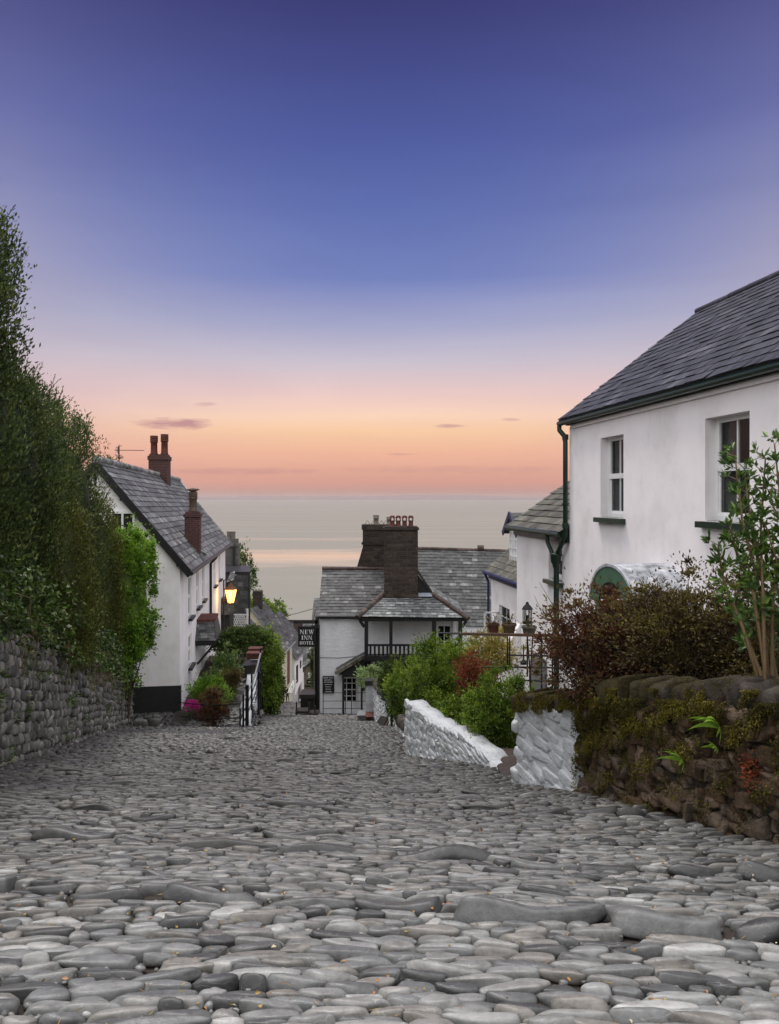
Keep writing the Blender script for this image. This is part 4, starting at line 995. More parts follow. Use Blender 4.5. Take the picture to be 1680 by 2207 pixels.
# slate porch hood on the street side
hx0, hx1 = 4.2, 6.2; pz = Z(-4.62)
mb = MB(); slates(mb, (hx0-.1, -.75, pz-.62), (hx0-.1, -.0, pz-.62), (hx0+.45, -.02, pz), (hx0+.45, -.62, pz), .12, .22, 0, .014, .02)
slates(mb, (hx1, -.75, pz-.62), (hx0-.1, -.75, pz-.62), (hx0+.45, -.62, pz), (hx1, -.62, pz), .14, .25, 0)
ph_ = mb.build('porch_hood', [MAT['slate_old'], MAT['black']], hl)
mb = MB(); mb.box((hx0+.43, -.66, pz-.02), (hx1, .0, pz+.08)); mb.build('hood_ridge', MAT['pot'], ph_)
mb = MB(); mb.box((hx0-.05, -.72, pz-.80), (hx1, -.003, pz-.66)); mb.bar((hx0+.1, -.06, pz-1.5), (hx0+.1, -.66, pz-.8), .08, .08); mb.build('hood_frame', MAT['black'], ph_)
mb = MB(); mb.box((4.6, -.02, .4), (5.6, -.003, pz-.9)); mb.build('door', MAT['whitep'], hl)

# ============================================================ the inn
b0 = -9.62; X0, Y0 = -3.07, 34.0
inn = thing('whitewashed_inn', 'black and white inn with balcony, slate roofs and stone chimneys across the road end', 'inn', (X0, Y0, b0))
def wx_(u, y=34.0): return (u-CU)/F*y
def wz_(v, y=34.0): return -(v-HV)/F*y
B = lambda mb, name, mat, parent=inn, smooth=False: build_in(mb, name, mat, parent, smooth)
def build_in(mb, name, mat, parent, smooth=False):
    # vertices are given in world space; the root carries translation only
    for i in range(len(mb.V)): mb.V[i] = mb.V[i]-np.array([X0, Y0, b0])
    return mb.build(name, mat, parent, smooth)
ezI = wz_(1326); 
# left block wall with rounded far look
mb = MB(); fr = (wx_(735.5), wx_(771), wz_(1536-22), wz_(1459))
wxa, wxb = wx_(942), wx_(974)
ops = [(fr[0], fr[1], fr[2], fr[3]), (wxa, wxb, wz_(1400), wz_(1346))]
wall_open(mb, 3.35, b0-.3, ezI+.02, ops, .1, 0, X0, Y0)
mb.poly([(X0, 34, b0-.3), (X0, 34, ezI), (X0, 35.85, ezI+1.83), (X0, 37.7, ezI), (X0, 37.7, b0-.3)])
mb.poly([(3.35, 34, b0-.3), (3.35, 34, ezI), (3.35, 37.7, ezI), (3.35, 37.7, b0-.3)])
wallo = B(mb, 'wall', MAT['render2'])
# roof of the left block
mb = MB(); rzI = wz_(1226, 35.85)
slates(mb, (X0-.06, 33.86, ezI-.0), (.35, 33.86, ezI-.0), (.35, 35.85, rzI-.04), (X0-.06, 35.85, rzI), .175, .26, 0, .012, .022)
slates(mb, (.35, 37.8, ezI), (X0-.06, 37.8, ezI), (X0-.06, 35.85, rzI), (.35, 35.85, rzI-.04), .3, .4, 0)
rl = B(mb, 'roof', [MAT['slate_old'], MAT['black']])
mb = MB(); ridge(mb, (X0-.06, 35.85, rzI+.02), (.3, 35.85, rzI-.02), .09, .36); B(mb, 'ridge_tiles', MAT['ridge_red'], rl, True)
mb = MB(); gutter(mb, (X0-.1, 33.80, ezI-.04), (wx_(775), 33.80, ezI-.04), .06); mb.box((X0, 33.9, ezI-.14), (wx_(775), 33.997, ezI-.02)); B(mb, 'gutter', MAT['black'])
# tall rear wing, its ridge above the balcony roof
mb = MB(); yr, ye = 40.0, 36.9; zr1, zr2 = wz_(1181, yr), wz_(1189, yr); ze1 = wz_(1347, ye); xa, xb = -1.1, wx_(1100, yr)
slates(mb, (xa, ye, ze1+.05), (xb, ye, ze1-.1), (xb, yr, zr2), (xa, yr, zr1+.03), .19, .30, 0, .012, .024)
slates(mb, (xb, 43, ze1), (xa, 43, ze1), (xa, yr, zr1), (xb, yr, zr2), .4, .5, 0)
rr_ = B(mb, 'roof', [MAT['slate_old'], MAT['black']])
mb = MB(); ridge(mb, (xa, yr, zr1+.04), (xb, yr, zr2+.02), .1, .45); mb.box((wx_(1030, 40), 39.85, zr1-.1), (wx_(1043, 40), 40.15, zr1+.14)); B(mb, 'ridge_tiles', MAT['ridge_red'], rr_, True)
mb = MB(); mb.box((xa+.1, ye+.15, b0-.5), (xb-.1, 42.8, ze1+.1)); mb.poly([(xa+.1, ye+.15, ze1), (xa+.1, yr, zr1-.03), (xa+.1, 42.8, ze1)]); mb.poly([(xb-.1, ye+.15, ze1), (xb-.1, yr, zr2-.03), (xb-.1, 42.8, ze1)]); B(mb, 'rear_wing_wall', MAT['render2'])
# wing gable + hipped balcony roof
by = 32.62; bz = wz_(1329, by); ty = 33.95; tz = wz_(1281, ty)
bx0, bx1 = wx_(777, by), wx_(1003, by); tx0, tx1 = wx_(829, ty), wx_(931, ty)
mb = MB(); slates(mb, (bx0, by, bz), (bx1, by, bz-.06), (tx1, ty, tz), (tx0, ty, tz), .165, .24, 0, .014, .026)
rzw = wz_(1205, 34.4); xc_ = (tx0+tx1)/2
slates(mb, (bx0, by, bz), (bx0, 37, bz), (xc_, 37, rzw), (xc_, 34.15, rzw), .17, .28, 0) if False else None
# side slopes run back to the rear wing
slates(mb, (bx0-.15, 37.5, bz), (bx0, by, bz), (tx0, ty, tz), (tx0, 37.5, tz), .2, .3, 0)
slates(mb, (bx1, by, bz-.06), (bx1+.1, 37.5, bz-.06), (tx1, 37.5, tz), (tx1, ty, tz), .2, .3, 0)
slates(mb, (tx0, 37.5, tz), (tx0, ty+.02, tz), (xc_, ty+.02, rzw-.1), (xc_, 37.5, rzw-.1), .2, .3, 0)
slates(mb, (tx1, ty+.02, tz), (tx1, 37.5, tz), (xc_, 37.5, rzw-.1), (xc_, ty+.02, rzw-.1), .2, .3, 0)
mb.poly([(tx0-.1, ty+.05, tz-.02), (tx1+.1, ty+.05, tz-.02), (xc_, ty+.05, rzw-.14)], 1)
rb = B(mb, 'balcony_roof', [MAT['slate_pale'], MAT['black']])
mb = MB(); ridge(mb, (bx0-.12, by-.08, bz-.03), (tx0-.02, ty, tz+.05), .105, .32); B(mb, 'hip_tiles', MAT['ridge_red'], rb, True)
mb = MB(); ridge(mb, (bx1+.12, by-.08, bz-.08), (tx1+.02, ty, tz+.05), .1, .32); B(mb, 'hip_tiles', MAT['ridge_red'], rb, True)
mb = MB(); mb.bar((tx1+.02, ty+.02, tz+.06), (xc_+.1, ty+.02, rzw-.02), .1, .09); mb.bar((tx0-.02, ty+.02, tz+.06), (xc_-.1, ty+.02, rzw-.02), .1, .09); B(mb, 'bargeboard', MAT['darkwood'], rb)
mb = MB(); q = .035; mb.hexa([(tx0-.0, ty-.16, tz-.10), (tx1, ty-.16, tz-.10), (tx1, ty, tz+.02), (tx0, ty, tz+.02), (tx0, ty-.2, tz-.07), (tx1, ty-.2, tz-.07), (tx1, ty-.02, tz+.07), (tx0, ty-.02, tz+.07)]); B(mb, 'flashing', MAT['lead'], rb)
# front chimney
cx0, cx1 = wx_(828.5, 33.9), wx_(901, 33.9); ct = wz_(1142, 33.9)
mb = MB(); mb.box((cx0, 33.72, tz-.12), (cx1, 34.9, ct)); mb.box((cx0-.05, 33.66, ct), (cx1+.05, 34.95, ct+.10)); mb.box((cx0+.02, 33.74, ct+.1), (cx1-.02, 34.85, ct+.15)); mb.box((cx0-.02, 33.68, tz-.12), (cx1+.02, 34.9, tz+.10))
ch = B(mb, 'chimney', MAT['dkstone'])
for i in range(4):
    x = wx_((846, 859, 872.5, 886)[i], 34.1); mb = MB(); r_ = .125; z0 = ct+.15
    mb.lathe((x, 34.1, z0), [(r_*1.05, 0), (r_*.85, .06), (r_*.78, .22), (r_*.85, .24), (r_*.85, .26)], 12)
    for s_ in (-1, 1): mb.bar((x+s_*r_*.72, 34.1, z0+.25), (x+s_*r_*.66, 34.1, z0+.37), .05, .18)
    mb.tube([(x-r_*.75, 34.1, z0+.36), (x-r_*.4, 34.1, z0+.43), (x+r_*.4, 34.1, z0+.43), (x+r_*.75, 34.1, z0+.36)], .055, 8)
    B(mb, 'pot', MAT['pot'], ch, True)
# rear chimney with a wide shoulder
yb_ = 36.6; sx0, sx1 = wx_(783, yb_), wx_(862, yb_); st = wz_(1131, yb_)
mb = MB(); mb.box((sx0, yb_-.5, wz_(1178, yb_)), (sx1, yb_+.5, st)); mb.box((sx0-.05, yb_-.55, st-.22), (sx1+.05, yb_+.55, st+.02)); mb.box((sx0-.06, yb_-.56, wz_(1170, yb_)-.05), (sx1+.06, yb_+.56, wz_(1170, yb_)+.03))
zs = wz_(1178, yb_); zb2 = wz_(1250, yb_); mb.hexa([(wx_(762, yb_), yb_-.6, zb2), (sx1, yb_-.6, zb2), (sx1, yb_+.6, zb2), (wx_(762, yb_), yb_+.6, zb2), (sx0, yb_-.52, zs), (sx1, yb_-.52, zs), (sx1, yb_+.52, zs), (sx0, yb_+.52, zs)])
ch = B(mb, 'chimney', MAT['dkstone'])
for u_, hh, rr2 in ((811, .44, .15), (839, .36, .13)):
    mb = MB(); chimney_pot(mb, (wx_(u_, yb_), yb_, st+.02), rr2, hh, rings=1); B(mb, 'pot', MAT['potgrey'], ch, True)
for u_ in (790, 803, 820, 829, 850):
    mb = MB(); x = wx_(u_+3, yb_); mb.tube([(x-.14, yb_-.3, st), (x, yb_-.3, st+.22), (x+.14, yb_-.3, st)], .018, 4)
    B(mb, 'gull_spike', MAT['potgrey'], ch)
# balcony: beams, posts, rail, balusters
mb = MB(); yb = by+.12
def post(u, w=7, v0=1336, v1=1420): x = wx_(u, yb); h_ = w/2/F*yb; mb.box((x-h_, yb, wz_(v1, yb)), (x+h_, yb+.15, wz_(v0, yb)))
mb.box((wx_(774, yb), yb-.03, wz_(1339, yb)), (wx_(1004, yb), yb+.18, wz_(1330, yb)))
for u_, w_ in ((790, 8), (843, 7), (936, 9), (993, 8)): post(u_, w_)
mb.bar((wx_(786, yb), yb+.07, wz_(1352, yb)), (wx_(776, yb), yb+.07, wz_(1338, yb)), .1, .12); mb.bar((wx_(997, yb), yb+.07, wz_(1352, yb)), (wx_(1006, yb), yb+.07, wz_(1338, yb)), .1, .12)
mb.box((wx_(786, yb), yb-.02, wz_(1423, yb)), (wx_(997, yb), yb+.17, wz_(1414, yb)))
B(mb, 'balcony_frame', MAT['black'])
mb = MB(); mb.box((wx_(794, yb), yb+.02, wz_(1393, yb)), (wx_(990, yb), yb+.13, wz_(1389, yb)))
u_ = 799
while u_ < 990:
    if not (838 < u_ < 848 or 931 < u_ < 941): x = wx_(u_, yb); mb.box((x-.045, yb+.055, wz_(1414, yb)), (x+.045, yb+.09, wz_(1393, yb)))
    u_ += 9.1
B(mb, 'balustrade', MAT['black'])
mb = MB(); mb.box((wx_(788, yb), yb+.05, wz_(1424, yb)-.05), (wx_(996, yb), 33.996, wz_(1421, yb)-.02)); B(mb, 'balcony_floor', MAT['darkwood'])
# side screen and half-timber posts on the back wall of the balcony
mb = MB(); mb.box((wx_(976), 33.93, wz_(1412)), (wx_(981), 33.997, ezI)); mb.box((wx_(990), 33.93, wz_(1412)), (wx_(994), 33.997, ezI)); B(mb, 'wall_posts', MAT['whitep'])
# balcony window
X_s = inn
w_ = MB()
def inn_window(x0, x1, z0, z1, cols, rows, fw, yy):
    mb = MB(); mb.box((x0, yy-.05, z0), (x0+fw, yy, z1)); mb.box((x1-fw, yy-.05, z0), (x1, yy, z1)); mb.box((x0+fw, yy-.05, z1-fw), (x1-fw, yy, z1)); mb.box((x0+fw, yy-.05, z0), (x1-fw, yy, z0+fw))
    for i in range(1, cols): x = x0+(x1-x0)*i/cols; mb.box((x-.018, yy-.045, z0+fw), (x+.018, yy-.006, z1-fw))
    for i in range(1, rows): z = z0+(z1-z0)*i/rows; mb.box((x0+fw, yy-.042, z-.018), (x1-fw, yy-.008, z+.018))
    w = B(mb, 'window', MAT['whitep']); mb = MB(); mb.box((x0+.01, yy-.02, z0+.01), (x1-.01, yy-.014, z1-.01)); B(mb, 'pane', MAT['glass'], w)
    mb = MB(); mb.poly([(x0-.05, yy+.05, z0-.05), (x1+.05, yy+.05, z0-.05), (x1+.05, yy+.05, z1+.05), (x0-.05, yy+.05, z1+.05)]); B(mb, 'dark_room', MAT['inside'], w)
inn_window(wxa, wxb, wz_(1400), wz_(1346), 2, 3, .07, 34.06)
inn_window(fr[0], fr[1], fr[2], fr[3], 3, 4, .07, 34.06)
# shaded recess and dark openings under the balcony, drawn as one black sheet
mb = MB(); mb.box((wx_(792), 33.90, b0-.2), (wx_(1000), 33.994, wz_(1428))); mb.box((wx_(783), 33.88, wz_(1458)), (wx_(800), 33.99, wz_(1424))); B(mb, 'recess_shade', MAT['black'])
mb = MB(); mb.box((wx_(773), 33.86, b0), (wx_(790), 33.985, wz_(1470))); B(mb, 'door_screen', MAT['whitep'])
# lean-to porch with stone tiled verge
py = 33.0; A_ = np.array([wx_(723, py), py, wz_(1450, py)]); C_ = np.array([wx_(786, py), py, wz_(1414, py)])
mb = MB(); slates(mb, A_+(0, 1, 0), A_, C_, C_+(0, 1, 0), .2, .3, 0); 
for i in range(9):
    p = A_+(C_-A_)*(i/9); q = A_+(C_-A_)*((i+.93)/9); mb.bar(p+(0, -.07, .0), q+(0, -.07, .0), .16, .13, 2, random.random())
pr_ = B(mb, 'porch_roof', [MAT['slate_old'], MAT['black'], MAT['walltop']])
mb = MB(); mb.prism([A_+(.12, .05, -.1), C_+(0, .05, -.1), (C_[0], py+.05, wz_(1456, py))], (0, .08, 0)); mb.box((wx_(738, py), py, wz_(1459, py)), (wx_(800, py), py+.14, wz_(1454, py)))
mb.box((wx_(738, py), py, b0+.15), (wx_(742.5, py), py+.12, wz_(1459, py))); mb.box((wx_(778, py), py+.02, b0+.15), (wx_(782, py), py+.12, wz_(1459, py)))
mb.bar((wx_(782, py), py+.06, wz_(1490, py)), (wx_(796, py), py+.06, wz_(1460, py)), .08, .1); mb.box((wx_(790, py), py, b0+.1), (wx_(799, py), py+.14, wz_(1459, py)))
B(mb, 'porch_frame', MAT['black'])
# scalloped base and string line
mb = MB()
for i in range(15): place(mb, T_WALLF, np.array([wx_(700)+.14*i, 32.95, b0+.13]), np.eye(3), np.array([.085, .12, .10]), 0)
mb.box((wx_(697), 32.98, b0-.2), (wx_(785), 33.9, b0+.08)); B(mb, 'door_step', MAT['walltop'], inn, True)
mb = MB(); mb.tube([(X0, 33.99, wz_(1417)), (wx_(730), 33.99, wz_(1418)), (wx_(785), 33.99, wz_(1413))], .012, 5); B(mb, 'cable', MAT['iron'])
# corner post with pipes
mb = MB(); mb.box((X0-.13, 33.84, b0-.1), (X0-.02, 33.98, ezI)); mb.tube([(X0-.19, 34.05, b0), (X0-.19, 34.05, ezI-.3), (X0-.1, 33.95, ezI-.05)], .05, 6); B(mb, 'corner_post', MAT['black'])

# low iron fence in front of the inn
fn = thing('iron_fence', 'thin black iron fence in front of the inn window', 'fence', (wx_(705, 32.8), 32.8, b0))
mb = MB(); fy = 32.8
for v_ in (1493, 1511, 1527): mb.tube([(wx_(696, fy), fy, wz_(v_, fy)), (wx_(800, fy), fy, wz_(v_, fy))], .014, 5)
mb.build('rail', MAT['iron'], fn, world=True)
for u_ in (697, 745, 758, 799):
    mb = MB(); mb.tube([(wx_(u_, fy), fy, b0), (wx_(u_, fy), fy, wz_(1491, fy))], .017, 5); mb.build('post', MAT['iron'], fn, world=True)

# ------------------------------------------------------------ serif lettering from strokes
def glyph(ch):
    T, t_, s_ = .17, .06, .045   # thick, thin, serif
    r = []     # polygons in a unit-high box, returns (polys, width)
    def R(x0, y0, x1, y1): r.append([(x0, y0), (x1, y0), (x1, y1), (x0, y1)])
    def stem(x, th=T, y0=0, y1=1): R(x, y0, x+th, y1); R(x-.07, y0, x+th+.07, y0+s_); R(x-.07, y1-s_, x+th+.07, y1)
    if ch == 'N': stem(.1, t_); stem(.66, t_); r.append([(.08, 1), (.08+T, 1), (.72, 0), (.64, 0)]); w = .86
    elif ch == 'E': stem(.1); R(.1, 0, .62, s_*1.2); R(.1, 1-s_*1.2, .60, 1); R(.25, .48, .5, .53); R(.57, 0, .62, .26); R(.55, .74, .60, 1); R(.46, .38, .5, .63); w = .72
    elif ch == 'W':
        r += [[(.04, 1), (.04+T, 1), (.36, 0), (.29, 0)], [(.29, 0), (.35, 0), (.55, .9), (.50, .9)], [(.42, 1), (.42+T, 1), (.72, 0), (.66, 0)], [(.66, 0), (.72, 0), (.94, 1), (.89, 1)]]
        R(-.03, 1-s_, .27, 1); R(.36, 1-s_, .64, 1); R(.80, 1-s_, 1.02, 1); w = 1.04
    elif ch == 'I': stem(.1); w = .4
    elif ch == 'H': stem(.1); stem(.6); R(.25, .47, .6, .53); w = .88
    elif ch == 'T': stem(.32); R(.04, 1-s_*1.2, .77, 1); R(.04, .74, .09, 1); R(.72, .74, .77, 1); w = .82
    elif ch == 'L': stem(.1); R(.1, 0, .64, s_*1.2); R(.59, 0, .64, .28); w = .7
    elif ch == 'O':
        n = 20
        for i in range(n):
            a, b_ = 2*math.pi*i/n, 2*math.pi*(i+1)/n; f = lambda q, rx, ry: (.46+rx*math.cos(q), .5+ry*math.sin(q))
            r.append([f(a, .41, .52), f(b_, .41, .52), f(b_, .25, .45), f(a, .25, .45)])
        w = .94
    elif ch == 'A': r += [[(.0, 0), (.07, 0), (.42, 1), (.36, 1)], [(.34, 1), (.46, 1), (.84, 0), (.66, 0)]]; R(.2, .32, .62, .38); w = .86
    elif ch == 'R': stem(.1); r += [[(.25, .95), (.55, .93), (.62, .75), (.45, .75)], [(.45, .75), (.62, .75), (.55, .5), (.25, .5)], [(.3, .5), (.45, .5), (.78, 0), (.6, 0)]]; w = .8
    else: w = .35
    return r, w
def write(mb, text, cx, z0, h, y, width=None, mat=0):
    gl = [glyph(c) for c in text]; tot = sum(w for _, w in gl)+.06*(len(gl)-1); k = h if width is None else width/tot
    x = cx-tot*k/2
    for r, w in gl:
        for p in r:
            # local duplicates overlap inside a glyph, so each stroke gets its own tiny step
            dy = random.uniform(0, .0015); mb.poly([(x+a*k, y-dy, z0+b_*h) for a, b_ in p], mat)
        x += (w+.06)*k
# hanging sign
sy = 33.55; s0, s1 = wx_(643, sy), wx_(681, sy); sz0, sz1 = wz_(1394, sy), wz_(1350, sy)
sg = thing('hanging_sign', 'black hanging sign reading NEW INN HOTEL in white capitals on the inn corner', 'sign', ((s0+s1)/2, sy, sz0))
mb = MB(); mb.box((s0, sy, sz0), (s1, sy+.05, sz1)); bd = mb.build('board', MAT['black'], sg, world=True)
mb = MB(); cxs = (s0+s1)/2; H_ = sz1-sz0
write(mb, 'NEW', cxs, sz0+H_*.62, H_*.215, sy-.006, (s1-s0)*.80); write(mb, 'INN', cxs, sz0+H_*.345, H_*.205, sy-.006, (s1-s0)*.62); write(mb, 'HOTEL', cxs, sz0+H_*.11, H_*.155, sy-.006, (s1-s0)*.82)
mb.build('lettering', MAT['text'], bd, world=True)
mb = MB(); az0 = wz_(1344, sy); mb.box((wx_(633, sy), sy-.02, az0), (X0-.06, sy+.08, az0+.15)); mb.box((wx_(637, sy), sy, az0-.95), (wx_(641.5, sy), sy+.05, az0)) if False else None
for u_ in (650, 674): mb.tube([(wx_(u_, sy), sy+.02, az0), (wx_(u_, sy), sy+.02, sz1)], .012, 5)
mb.box((X0-.16, sy-.02, az0-.2), (X0-.03, 33.84, az0+.3)); mb.tube([(wx_(675, sy), sy+.03, az0+.15), (wx_(683, sy), sy+.1, az0+.75)], .012, 5)
mb.build('bracket', MAT['darkwood'], sg, world=True)
# wall board
iy = 33.95; s0, s1 = wx_(696, iy), wx_(720.5, iy); sz0, sz1 = wz_(1493, iy), wz_(1457, iy)
sg = thing('notice_board', 'small black notice board with white writing on the inn wall beside the window', 'sign', ((s0+s1)/2, iy, sz0))
mb = MB(); mb.box((s0, iy-.04, sz0), (s1, iy+.04, sz1)); bd = mb.build('board', MAT['black'], sg, world=True)
mb = MB(); H_ = sz1-sz0; cxs = (s0+s1)/2; yy3 = iy-.046
write(mb, 'NEW INN', cxs, sz0+H_*.86, H_*.10, yy3, (s1-s0)*.88); write(mb, 'HOTEL', cxs, sz0+H_*.72, H_*.10, yy3, (s1-s0)*.66)
for k_, (zf, wf) in enumerate(((.63, .75), (.49, .62), (.35, .5), (.21, .5), (.07, .5))):
    x = cxs-(s1-s0)*wf/2
    while x < cxs+(s1-s0)*wf/2:
        w2 = random.uniform(.015, .04); mb.box((x, yy3-.001, sz0+H_*zf), (x+w2, yy3+.003, sz0+H_*(zf+.035))); x += w2+.012
mb.build('lettering', MAT['text'], bd, world=True)
# slated gable peeping out behind the inn corner
bh = thing('slate_cottage', 'narrow slate-roofed cottage peeping out behind the inn corner post', 'cottage', (-3.6, 39, road_z(39)))
mb = MB(); slates(mb, (-3.86, 37.9, -6.3), (-2.2, 37.9, -6.3), (-2.2, 39.4, -5.15), (-3.86, 39.4, -5.15), .2, .3, 0); mb.build('roof', [MAT['slate_old'], MAT['black']], bh, world=True)
mb = MB(); mb.box((-3.75, 38.0, road_z(39)-1), (-2.3, 40.5, -6.32)); mb.build('wall', MAT['stonefront'], bh, world=True)
# ============================================================ left terrace, steps, railings
def ter_x(y): return -3.95-(y-22)*.150      # face of the retaining wall
mb = MB(); k = 40
for i in range(k):
    y0_, y1_ = 22.4+11*i/k, 22.4+11*(i+1)/k
    zt_ = lambda y_: -6.62-.02*(y_-22)+.05*math.sin(y_*3)
    mb.poly([(-6.6-(y0_-24)*.137, y0_, zt_(y0_)-.0), (ter_x(y0_)-.02, y0_, zt_(y0_)), (ter_x(y1_)-.02, y1_, zt_(y1_)), (-6.6-(y1_-24)*.137, y1_, zt_(y1_))], 1)
# cobbles of the side path
for _ in range(1500):
    y_ = 22.4+9*random.random(); x_ = random.uniform(-5.9, ter_x(y_)-.1); V_, F_ = T_FAR[random.randrange(8)]
    mb.add(V_*(random.uniform(.07, .15), .06, .05)+(x_, y_, zt_(y_)+.01), F_, 0, random.gauss(.35, .2))
mb.poly([(-6.55, 22.4, -7.2), (ter_x(22.4), 22.4, -7.2), (ter_x(22.4), 22.4, -6.62), (-6.55, 22.4, -6.62)], 1)
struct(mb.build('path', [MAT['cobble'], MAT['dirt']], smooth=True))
mb = MB()  # sloping cobbled apron between the road and the house
for _ in range(2600):
    x_ = random.uniform(-7.9, -3.9); y_ = random.uniform(18.5, 24.2)
    if x_ < xl(y_)-.3+(y_ > 22.5)*0 and y_ < 23.3: 
        if x_ < xl(y_): continue
    V_, F_ = T_FAR[random.randrange(8)]; zz = max(road_z(y_)+.02, road_z(22.4)+(y_-22.4)*.05 if y_ > 22.4 else -99)
    mb.add(V_*(.04, random.uniform(.06, .12), .05)+(x_, y_, road_z(min(y_, 22.5))+.02), F_, 0, random.gauss(.3, .2))
mb.poly([(-8.0, 21.4, road_z(21.4)-.01), (-3.9, 21.4, road_z(21.4)-.01), (-3.9, 22.5, road_z(22.5)-.01), (-8.2, 22.5, road_z(22.5)-.01)], 1); mb.poly([(-8.2, 22.5, road_z(22.5)-.01), (-5.9, 22.5, road_z(22.5)-.01), (-5.9, 24.6, road_z(22.5)-.01), (-8.4, 24.6, road_z(22.5)-.01)], 1)
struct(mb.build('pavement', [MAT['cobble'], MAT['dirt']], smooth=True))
w = thing('retaining_wall', 'whitewashed retaining wall below the black railing on the left of the road', 'wall', (ter_x(22.2), 22.2, road_z(22.2)))
A_ = np.array([ter_x(22.2), 22.2]); B_ = np.array([ter_x(33), 33.]); d_ = unit(B_-A_); n_ = np.array([d_[1], -d_[0]])
zb = lambda q: road_z(22.2+10.8*q)-.05
zt = lambda q: float(np.interp(q, [0, .12, .3, 1], [road_z(22.2)+.12, -6.45, -6.35, -6.3]))
mb = MB(); core(mb, A_, B_, zb, zt, n_, .3, 0, 20, .03); rubble_face(mb, A_, B_, zb, zt, n_, .16, (.15, .35), T_WALLF, .05, 0, .4)
rubble_face(mb, A_-n_*.3, A_, lambda q: zb(0), lambda q: zt(.02), -d_, .16, (.1, .2), T_WALLF, .05, 0, .4)
mb.build('masonry', MAT['whitestone'], w, smooth=True, world=True)
# railings climbing beside it
rl_ = thing('handrail', 'black iron railing with pale curved top rail along the white retaining wall', 'railing', (ter_x(22), 22, road_z(22)))
ry = [21.3, 22.3, 23.6, 25.4, 27.6, 30]
pts_t = [W(518, 1530, 21.2), W(524, 1512, 21.6), W(532, 1497, 22.2), W(540, 1478, 23.2), W(551, 1452, 24.6), W(558, 1425, 26), W(562, 1408, 27)]
mb = MB(); mb.tube(pts_t, .032, 6); mb.build('top_rail', MAT['greybox'], rl_, smooth=True, world=True)
for dz in (.33, .62, .9):
    mb = MB(); mb.tube([p-(0, 0, dz) for p in pts_t], .018, 5); mb.build('rail', MAT['iron'], rl_, smooth=True, world=True)
for i, (u_, v0, v1, y_, wd_) in enumerate(((518, 1530, 1572, 21.2, .04), (525, 1500, 1580, 21.4, .05), (533, 1480, 1563, 22.0, .09), (543, 1455, 1545, 23.4, .05), (558, 1450, 1568, 23.6, .07), (562, 1400, 1540, 27, .05))):
    mb = MB(); a, b_ = W(u_, v0, y_), W(u_, v1, y_); mb.bar(b_, a, wd_, wd_); mb.tube([a, a+(0, 0, .05)], wd_*.6, 6); mb.build('post', MAT['iron'], rl_, world=True)
r2_ = thing('garden_chain_rail', 'low thin black rail in front of the pink flowers and dark bush', 'railing', W(400, 1560, 22.2))
for v_ in (1515, 1545):
    mb = MB(); mb.tube([W(390, v_-1, 22.3), W(450, v_+6, 21.8), W(518, v_+2, 21.3)], .016, 5); mb.build('rail', MAT['iron'], r2_, world=True)
# stones heaped at the end of the left wall
mb = MB()
for _ in range(16): place(mb, T_WALL, W(random.uniform(300, 345), 1548+random.uniform(-6, 20), 21.3), np.eye(3), np.array([.14, .12, .09])*random.uniform(.6, 1.4), 0)
tag(mb.build('loose_stones', MAT['wallstone'], smooth=True), 'heap of loose grey stones where the left wall ends', 'stones')

# ============================================================ slate hung buildings beyond the white house
h = thing('slate_hung_house', 'tall narrow slate-hung building with a flat dark coping beside the street lamp', 'house', (-8.7, 44, -12.1))
y_ = 44; x0, x1 = wx_(470, y_), wx_(537, y_); mb = MB()
slates(mb, (x0, y_, -12), (x1, y_, -12), (x1, y_+.02, wz_(1237, y_)), (x0, y_+.02, wz_(1237, y_)), .24, .36, 0, .012, .02)
zt9 = wz_(1237, y_); mb.hexa([(x0, y_+.05, -12.5), (x1, y_+.05, -12.5), (x1-.75, y_+4, -12.5), (x0-.75, y_+4, -12.5), (x0, y_+.05, zt9), (x1, y_+.05, zt9), (x1-.75, y_+4, zt9), (x0-.75, y_+4, zt9)], 1); mb.build('wall', [MAT['slate_old'], MAT['stonefront']], h, world=True)
mb = MB(); z8 = wz_(1232, y_); mb.hexa([(x0-.05, y_-.08, zt9+.003), (x1+.08, y_-.08, zt9+.003), (x1-.66, y_+4.05, zt9+.003), (x0-.8, y_+4.05, zt9+.003), (x0-.05, y_-.08, z8), (x1+.08, y_-.08, z8), (x1-.66, y_+4.05, z8), (x0-.8, y_+4.05, z8)]); mb.box((x1-.02, y_-.07, -12), (x1+.07, y_+.03, wz_(1237, y_)-.01)); mb.build('coping', MAT['black'], h, world=True)
# lattice balcony in green and white
lt = thing('lattice_fence', 'white lattice panel with green posts under the slate-hung wall', 'fence', (wx_(515, 42), 42, -10.5)); y_ = 42
mb = MB(); za, zb_ = wz_(1356, y_), wz_(1326, y_); xa, xb = wx_(497, y_), wx_(536, y_)
for i in range(7):
    f = i/6; mb.bar((xa+(xb-xa)*f*.7, y_, za), (xa+(xb-xa)*min(1, f*.7+.35), y_, zb_), .03, .035); mb.bar((xa+(xb-xa)*min(1, f*.7+.35), y_+.03, za), (xa+(xb-xa)*f*.7, y_+.03, zb_), .03, .035)
mb.box((xa, y_, zb_), (xb, y_+.05, zb_+.06)); mb.box((xa, y_, za-.06), (xb, y_+.05, za)); mb.build('lattice', MAT['whitep'], lt, world=True)
for u_ in (493, 534):
    mb = MB(); mb.bar((wx_(u_, y_), y_-.02, -11), (wx_(u_, y_), y_-.02, zb_+.35), .09, .09); mb.build('post', MAT['greenp'] if u_ < 500 else MAT['whitep'], lt, world=True)
pf = thing('picket_fence', 'white boarded fence with a green post beneath the lamp', 'fence', (wx_(475, 40), 40, -10)); y_ = 40
mb = MB()
